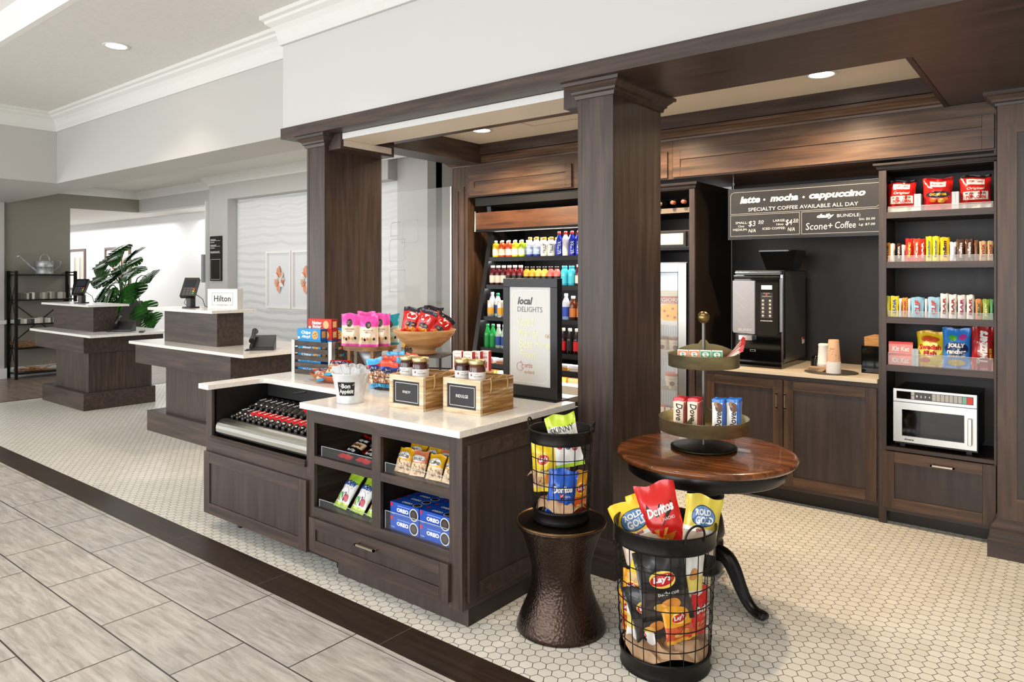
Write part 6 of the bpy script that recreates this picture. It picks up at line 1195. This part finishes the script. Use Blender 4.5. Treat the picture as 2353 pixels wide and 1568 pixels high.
# framed paper flowers on the wave panel
for k, (x, lab) in enumerate(((-8.84, 'white shadow box frame with an orange paper flower, left one'), (-8.215, 'white shadow box frame with an orange paper flower, right one beside the column'))):
    t = thing('framed_art', lab, 'framed art', (x, 5.866, 1.57)); w, h = .3, .405
    b = M(); b.box(-w, -.04, -h, w, -.0, -h+.03, white_p); b.box(-w, -.04, h-.03, w, 0, h, white_p); b.box(-w, -.04, -h+.03, -w+.03, 0, h-.03, white_p); b.box(w-.03, -.04, -h+.03, w, 0, h-.03, white_p); b.box(-w+.03, -.006, -h+.03, w-.03, 0, h-.03, mat('art_back', 'e2e3e4', .6)); obj('frame', b, t)
    b = M(); f = fy(-.02); pc = (P('e0926a'), P('eceae6'), P('e6b496'))
    for q in range(8):
        a_ = 45*q; L_ = .2 if q % 4 == 2 else (.13 if q % 4 == 0 else .14); ca, sa = math.cos(R(a_)), math.sin(R(a_))
        for s_ in (-1, 1):
            pts = [(.03, 0), (L_*.4, s_*.045), (L_*.75, s_*.04), (L_, 0)]
            vs = [(p*ca-q_*sa, -.012-.02*abs(q_)/.045, p*sa+q_*ca) for p, q_ in pts]; b.add(vs, [(0, 1, 2, 3)], pc[(q+(s_ > 0)) % 3])
    obj('paper_flower', b, t)
for x0_, x1_, z0_, z1_, lab, cols in ((-19.3, -18.35, 1.28, 2.26, 'framed abstract print in cream and grey beside the dark wall edge', ('efe6d4', 'a8a8aa', 'd8c49a')), (-17.25, -16.0, 1.26, 2.255, 'framed abstract print in orange stripes behind the potted plant', ('f2efe9', 'e0a088', 'b8b4ac'))):
    cx_, cz = (x0_+x1_)/2, (z0_+z1_)/2; w, h = (x1_-x0_)/2, (z1_-z0_)/2
    t = thing('framed_print', lab, 'framed art', (cx_, 6.945, cz)); fm = mat('print_frame', '6a5a52', .5)
    b = M(); b.box(-w, -.04, -h, w, 0, -h+.05, fm); b.box(-w, -.04, h-.05, w, 0, h, fm); b.box(-w, -.04, -h+.05, -w+.05, 0, h-.05, fm); b.box(w-.05, -.04, -h+.05, w, 0, h-.05, fm); obj('frame', b, t)
    b = M(); b.box(-w+.05, -.01, -h+.05, w-.05, 0, h-.05, white_p); f = fy(-.012)
    for k in range(6):
        a_ = -w*.65+w*1.3*k/6; b.rect(f, a_, -h*.6+(.1 if k % 2 else 0), a_+w*1.3/6*(.9 if k % 2 else 1), h*.6, P(cols[k % 3]))
    obj('print', b, t)
# metal rack with watering can, books, branches
t = thing('metal_rack', 'black metal shelving rack with crossed braces against the taupe wall', 'rack', (-13.17, 3.915, 0))
ir = mat('rack_black', '141312', .4, .5)
Ls = .84
for y_ in (0, Ls):
    for x_ in (-.175, .175): b = M(); b.box(x_-.02, y_-.02, 0, x_+.02, y_+.02, 1.70, ir); obj('post', b, t)
    b = M(); b.box(-.175, y_-.01, 1.67, .175, y_+.01, 1.69, ir)
    for z0_, z1_ in ((.08, .85), (.85, 1.63)): b.tube([(-.175, y_, z0_), (.175, y_, z1_)], .006, ir, 5); b.tube([(.175, y_, z0_), (-.175, y_, z1_)], .006, ir, 5)
    obj('end_brace', b, t)
b = M(); b.tube([(-.175, 0, .5), (-.175, Ls, 1.24)], .006, ir, 5); b.tube([(-.175, Ls, .5), (-.175, 0, 1.24)], .006, ir, 5); obj('back_brace', b, t)
for z_ in (1.645, 1.25, .865, .485, .09): b = M(); b.box(-.175, 0, z_-.02, .175, Ls, z_, ir); obj('shelf', b, t)
t = thing('watering_can', 'galvanized watering can with long spout on top of the metal rack', 'watering can', (-13.15, 4.36, 1.6455), 90)
b = M(); b.lathe([(0, .003), (.118, .003), (.122, .01), (.12, .02), (.122, .12), (.125, .122), (.122, .13), (.12, .21), (.124, .215), (.118, .22), (.116, .2), (0, .19)], galv, 32); obj('body', b, t)
b = M(); b.tube([(-.11, 0, .05), (-.2, 0, .13), (-.34, 0, .27)], [.022, .015, .01], galv, 10); b.X = Matrix.Translation((-.345, 0, .272)) @ Matrix.Rotation(R(-50), 4, 'Y'); b.lathe([(.01, 0), (.04, .04), (0, .045)], galv, 16); obj('spout', b, t)
b = M(); b.tube([(.0+.07*math.cos(R(q)), 0, .21+.115*math.sin(R(q))) for q in range(0, 181, 15)], .009, galv, 6); obj('top_handle', b, t)
b = M(); b.tube([(.118, 0, .18), (.19, 0, .235), (.235, 0, .2), (.22, 0, .14), (.12, 0, .05)], .007, galv, 6); obj('side_handle', b, t)
random.seed(11)
for z_, y0_, y1_, h_, gl in ((1.2505, 3.95, 4.62, .11, 'upper book shelf of the rack'), (.8655, 3.95, 4.55, .085, 'lower book shelf of the rack')):
    y_ = y0_; k = 0
    ws = []
    while y_ < y1_: w_ = random.uniform(.025, .045); ws.append((y_, w_)); y_ += w_+.002
    for k, (y_, w_) in enumerate(ws):
        b = M(); hh = h_*random.uniform(.85, 1.05); c = random.choice(('b9b0a4', '3a3836', '8a8278', 'd6cfc6', '5a5650')); b.box(-.07, 0, 0, .07, w_, hh, P(c, .6)); b.box(-.066, .003, hh-.002, .071-.002, w_-.003, hh+.0005, white_p)
        single('book', b, f'small book standing on the {gl}, '+(ords(len(ws))[k] if len(ws) < 20 else f'spot {k+1} counted from the left'), 'book', (-13.10, y_, z_), (0, 0, 0), 'books on the '+gl)
bw = noisy('driftwood', '8a5a30', 'c9965c', (1, 1, 1), 20, 3, .7)
for z_, lab in ((.4855, 'pile of curly brown branches on the lower middle rack shelf'), (.0905, 'large pile of pale brown branches on the bottom rack shelf')):
    b = M(); 
    for k in range(16):
        p = Vector((random.uniform(-.1, .1), random.uniform(.05, .5), .015)); pts = [tuple(p)]; d = Vector((random.uniform(-.1, .1), random.choice((-1, 1))*1.0, random.uniform(.05, .5)))
        for j in range(6):
            d = (d+Vector((random.uniform(-.4, .4), random.uniform(-.4, .4), random.uniform(-.35, .25)))).normalized(); p = p+d*.06; p.x = max(-.15, min(.15, p.x)); p.z = max(.012, min(.3, p.z)); p.y = max(.02, min(.8, p.y)); pts.append(tuple(p))
        b.tube(pts, [.008, .0075, .007, .006, .005, .004, .002], bw, 5)
    single('branches', b, lab, 'branches', (-13.17, 3.915, z_))
# potted monstera
PX, PY = -12.55, 5.35
t = thing('potted_monstera', 'large potted monstera plant in a tall dark planter behind the desks', 'potted plant', (PX, PY, 0))
b = M(); b.lathe([(0, 0), (.2, 0), (.205, .02), (.29, 1.18), (.285, 1.2), (.27, 1.2), (.265, 1.12), (0, 1.1)], mat('planter', '3b3432', .4), 4, a0=R(45), a1=R(405), smooth=False); obj('planter', b, t)
b = M(); lv = M(); random.seed(5)
def leaf(m, p, d, size, tiltn):
    d = d.normalized(); s_ = d.cross(tiltn).normalized(); nrm = s_.cross(d).normalized(); pts = []
    N_ = 6
    def W(u): return .6*math.sin(math.pi*min(1, u*.94+.08)**.7)
    for sd in (-1, 1):
        for k in range(N_):
            u0 = k/N_; u1 = (k+.86)/N_; w0, w1 = W(u0), W(u1); inner = .24
            for (a_, b_) in ((u0, u1),):
                q = [(a_, 0), (b_+.04, 0), (b_+.05, w1*sd*.8), (b_+.02, w1*sd), (a_+.04, w0*sd if k else .34*sd)]
                vs = [tuple(p+d*(u*size)+s_*(v*size)+nrm*(-.35*size*v*v-.22*size*u*u)) for u, v in q]
                mid = [tuple(p+d*((u0-.01)*size)-nrm*(.22*size*u0*u0)), tuple(p+d*((u0+1/N_+.02)*size)-nrm*(.22*size*(u0+1/N_)**2)), tuple(p+d*((u0+1/N_+.06)*size)+s_*(inner*sd*size*W(u0+.05)/.5)-nrm*(.22*size*u0*u0)), tuple(p+d*((u0+.03)*size)+s_*(inner*sd*size*W(u0+.05)/.5)-nrm*(.22*size*u0*u0))]
                m.add(vs, [(0, 1, 2, 3, 4)], leaf_m); m.add(mid, [(0, 1, 2, 3)], leaf_m)
leaves = [(-.95, .0, 1.85, .44), (-.75, -.1, 1.62, .42), (-.6, .1, 1.98, .40), (-1.0, .1, 1.45, .36), (-.1, .0, 2.12, .42), (.35, .0, 2.0, .44), (-.3, -.1, 1.6, .42), (.05, -.15, 1.62, .40), (-.45, -.2, 1.38, .40), (.5, -.1, 1.65, .34), (1.0, .0, 1.62, .38), (.65, -.1, 1.42, .42), (.95, -.05, 1.12, .42), (.2, -.3, 1.32, .42), (-.2, -.3, 1.22, .36), (-.75, -.15, 1.28, .34), (1.15, 0, .95, .34), (-.35, .1, 1.78, .38), (.25, .1, 1.75, .36), (-1.15, .0, 1.2, .3), (.0, .2, 1.9, .34), (.45, -.25, 1.2, .38)]
for x_, y_, z_, s_ in leaves:
    x_ *= .8; base = Vector((random.uniform(-.12, .12), random.uniform(-.1, .1), 1.1)); tip = Vector((x_, y_-.02, z_)); midp = (base+tip)/2+Vector((0, 0, .22))
    b.tube([tuple(base), tuple((base+midp)/2+Vector((0, 0, .05))), tuple(midp), tuple((midp+tip)/2+Vector((0, 0, .03))), tuple(tip)], [.012, .011, .009, .007, .005], stem_m, 6)
    out_ = Vector((x_ if abs(x_) > .15 else random.uniform(-.4, .4), -.35, -.15 if z_ > 1.5 else -.55)); leaf(lv, tip-out_.normalized()*s_*.3, out_, s_, Vector((random.uniform(-.3, .3), -.7, .7)))
obj('stems', b, t); obj('foliage', lv, t)
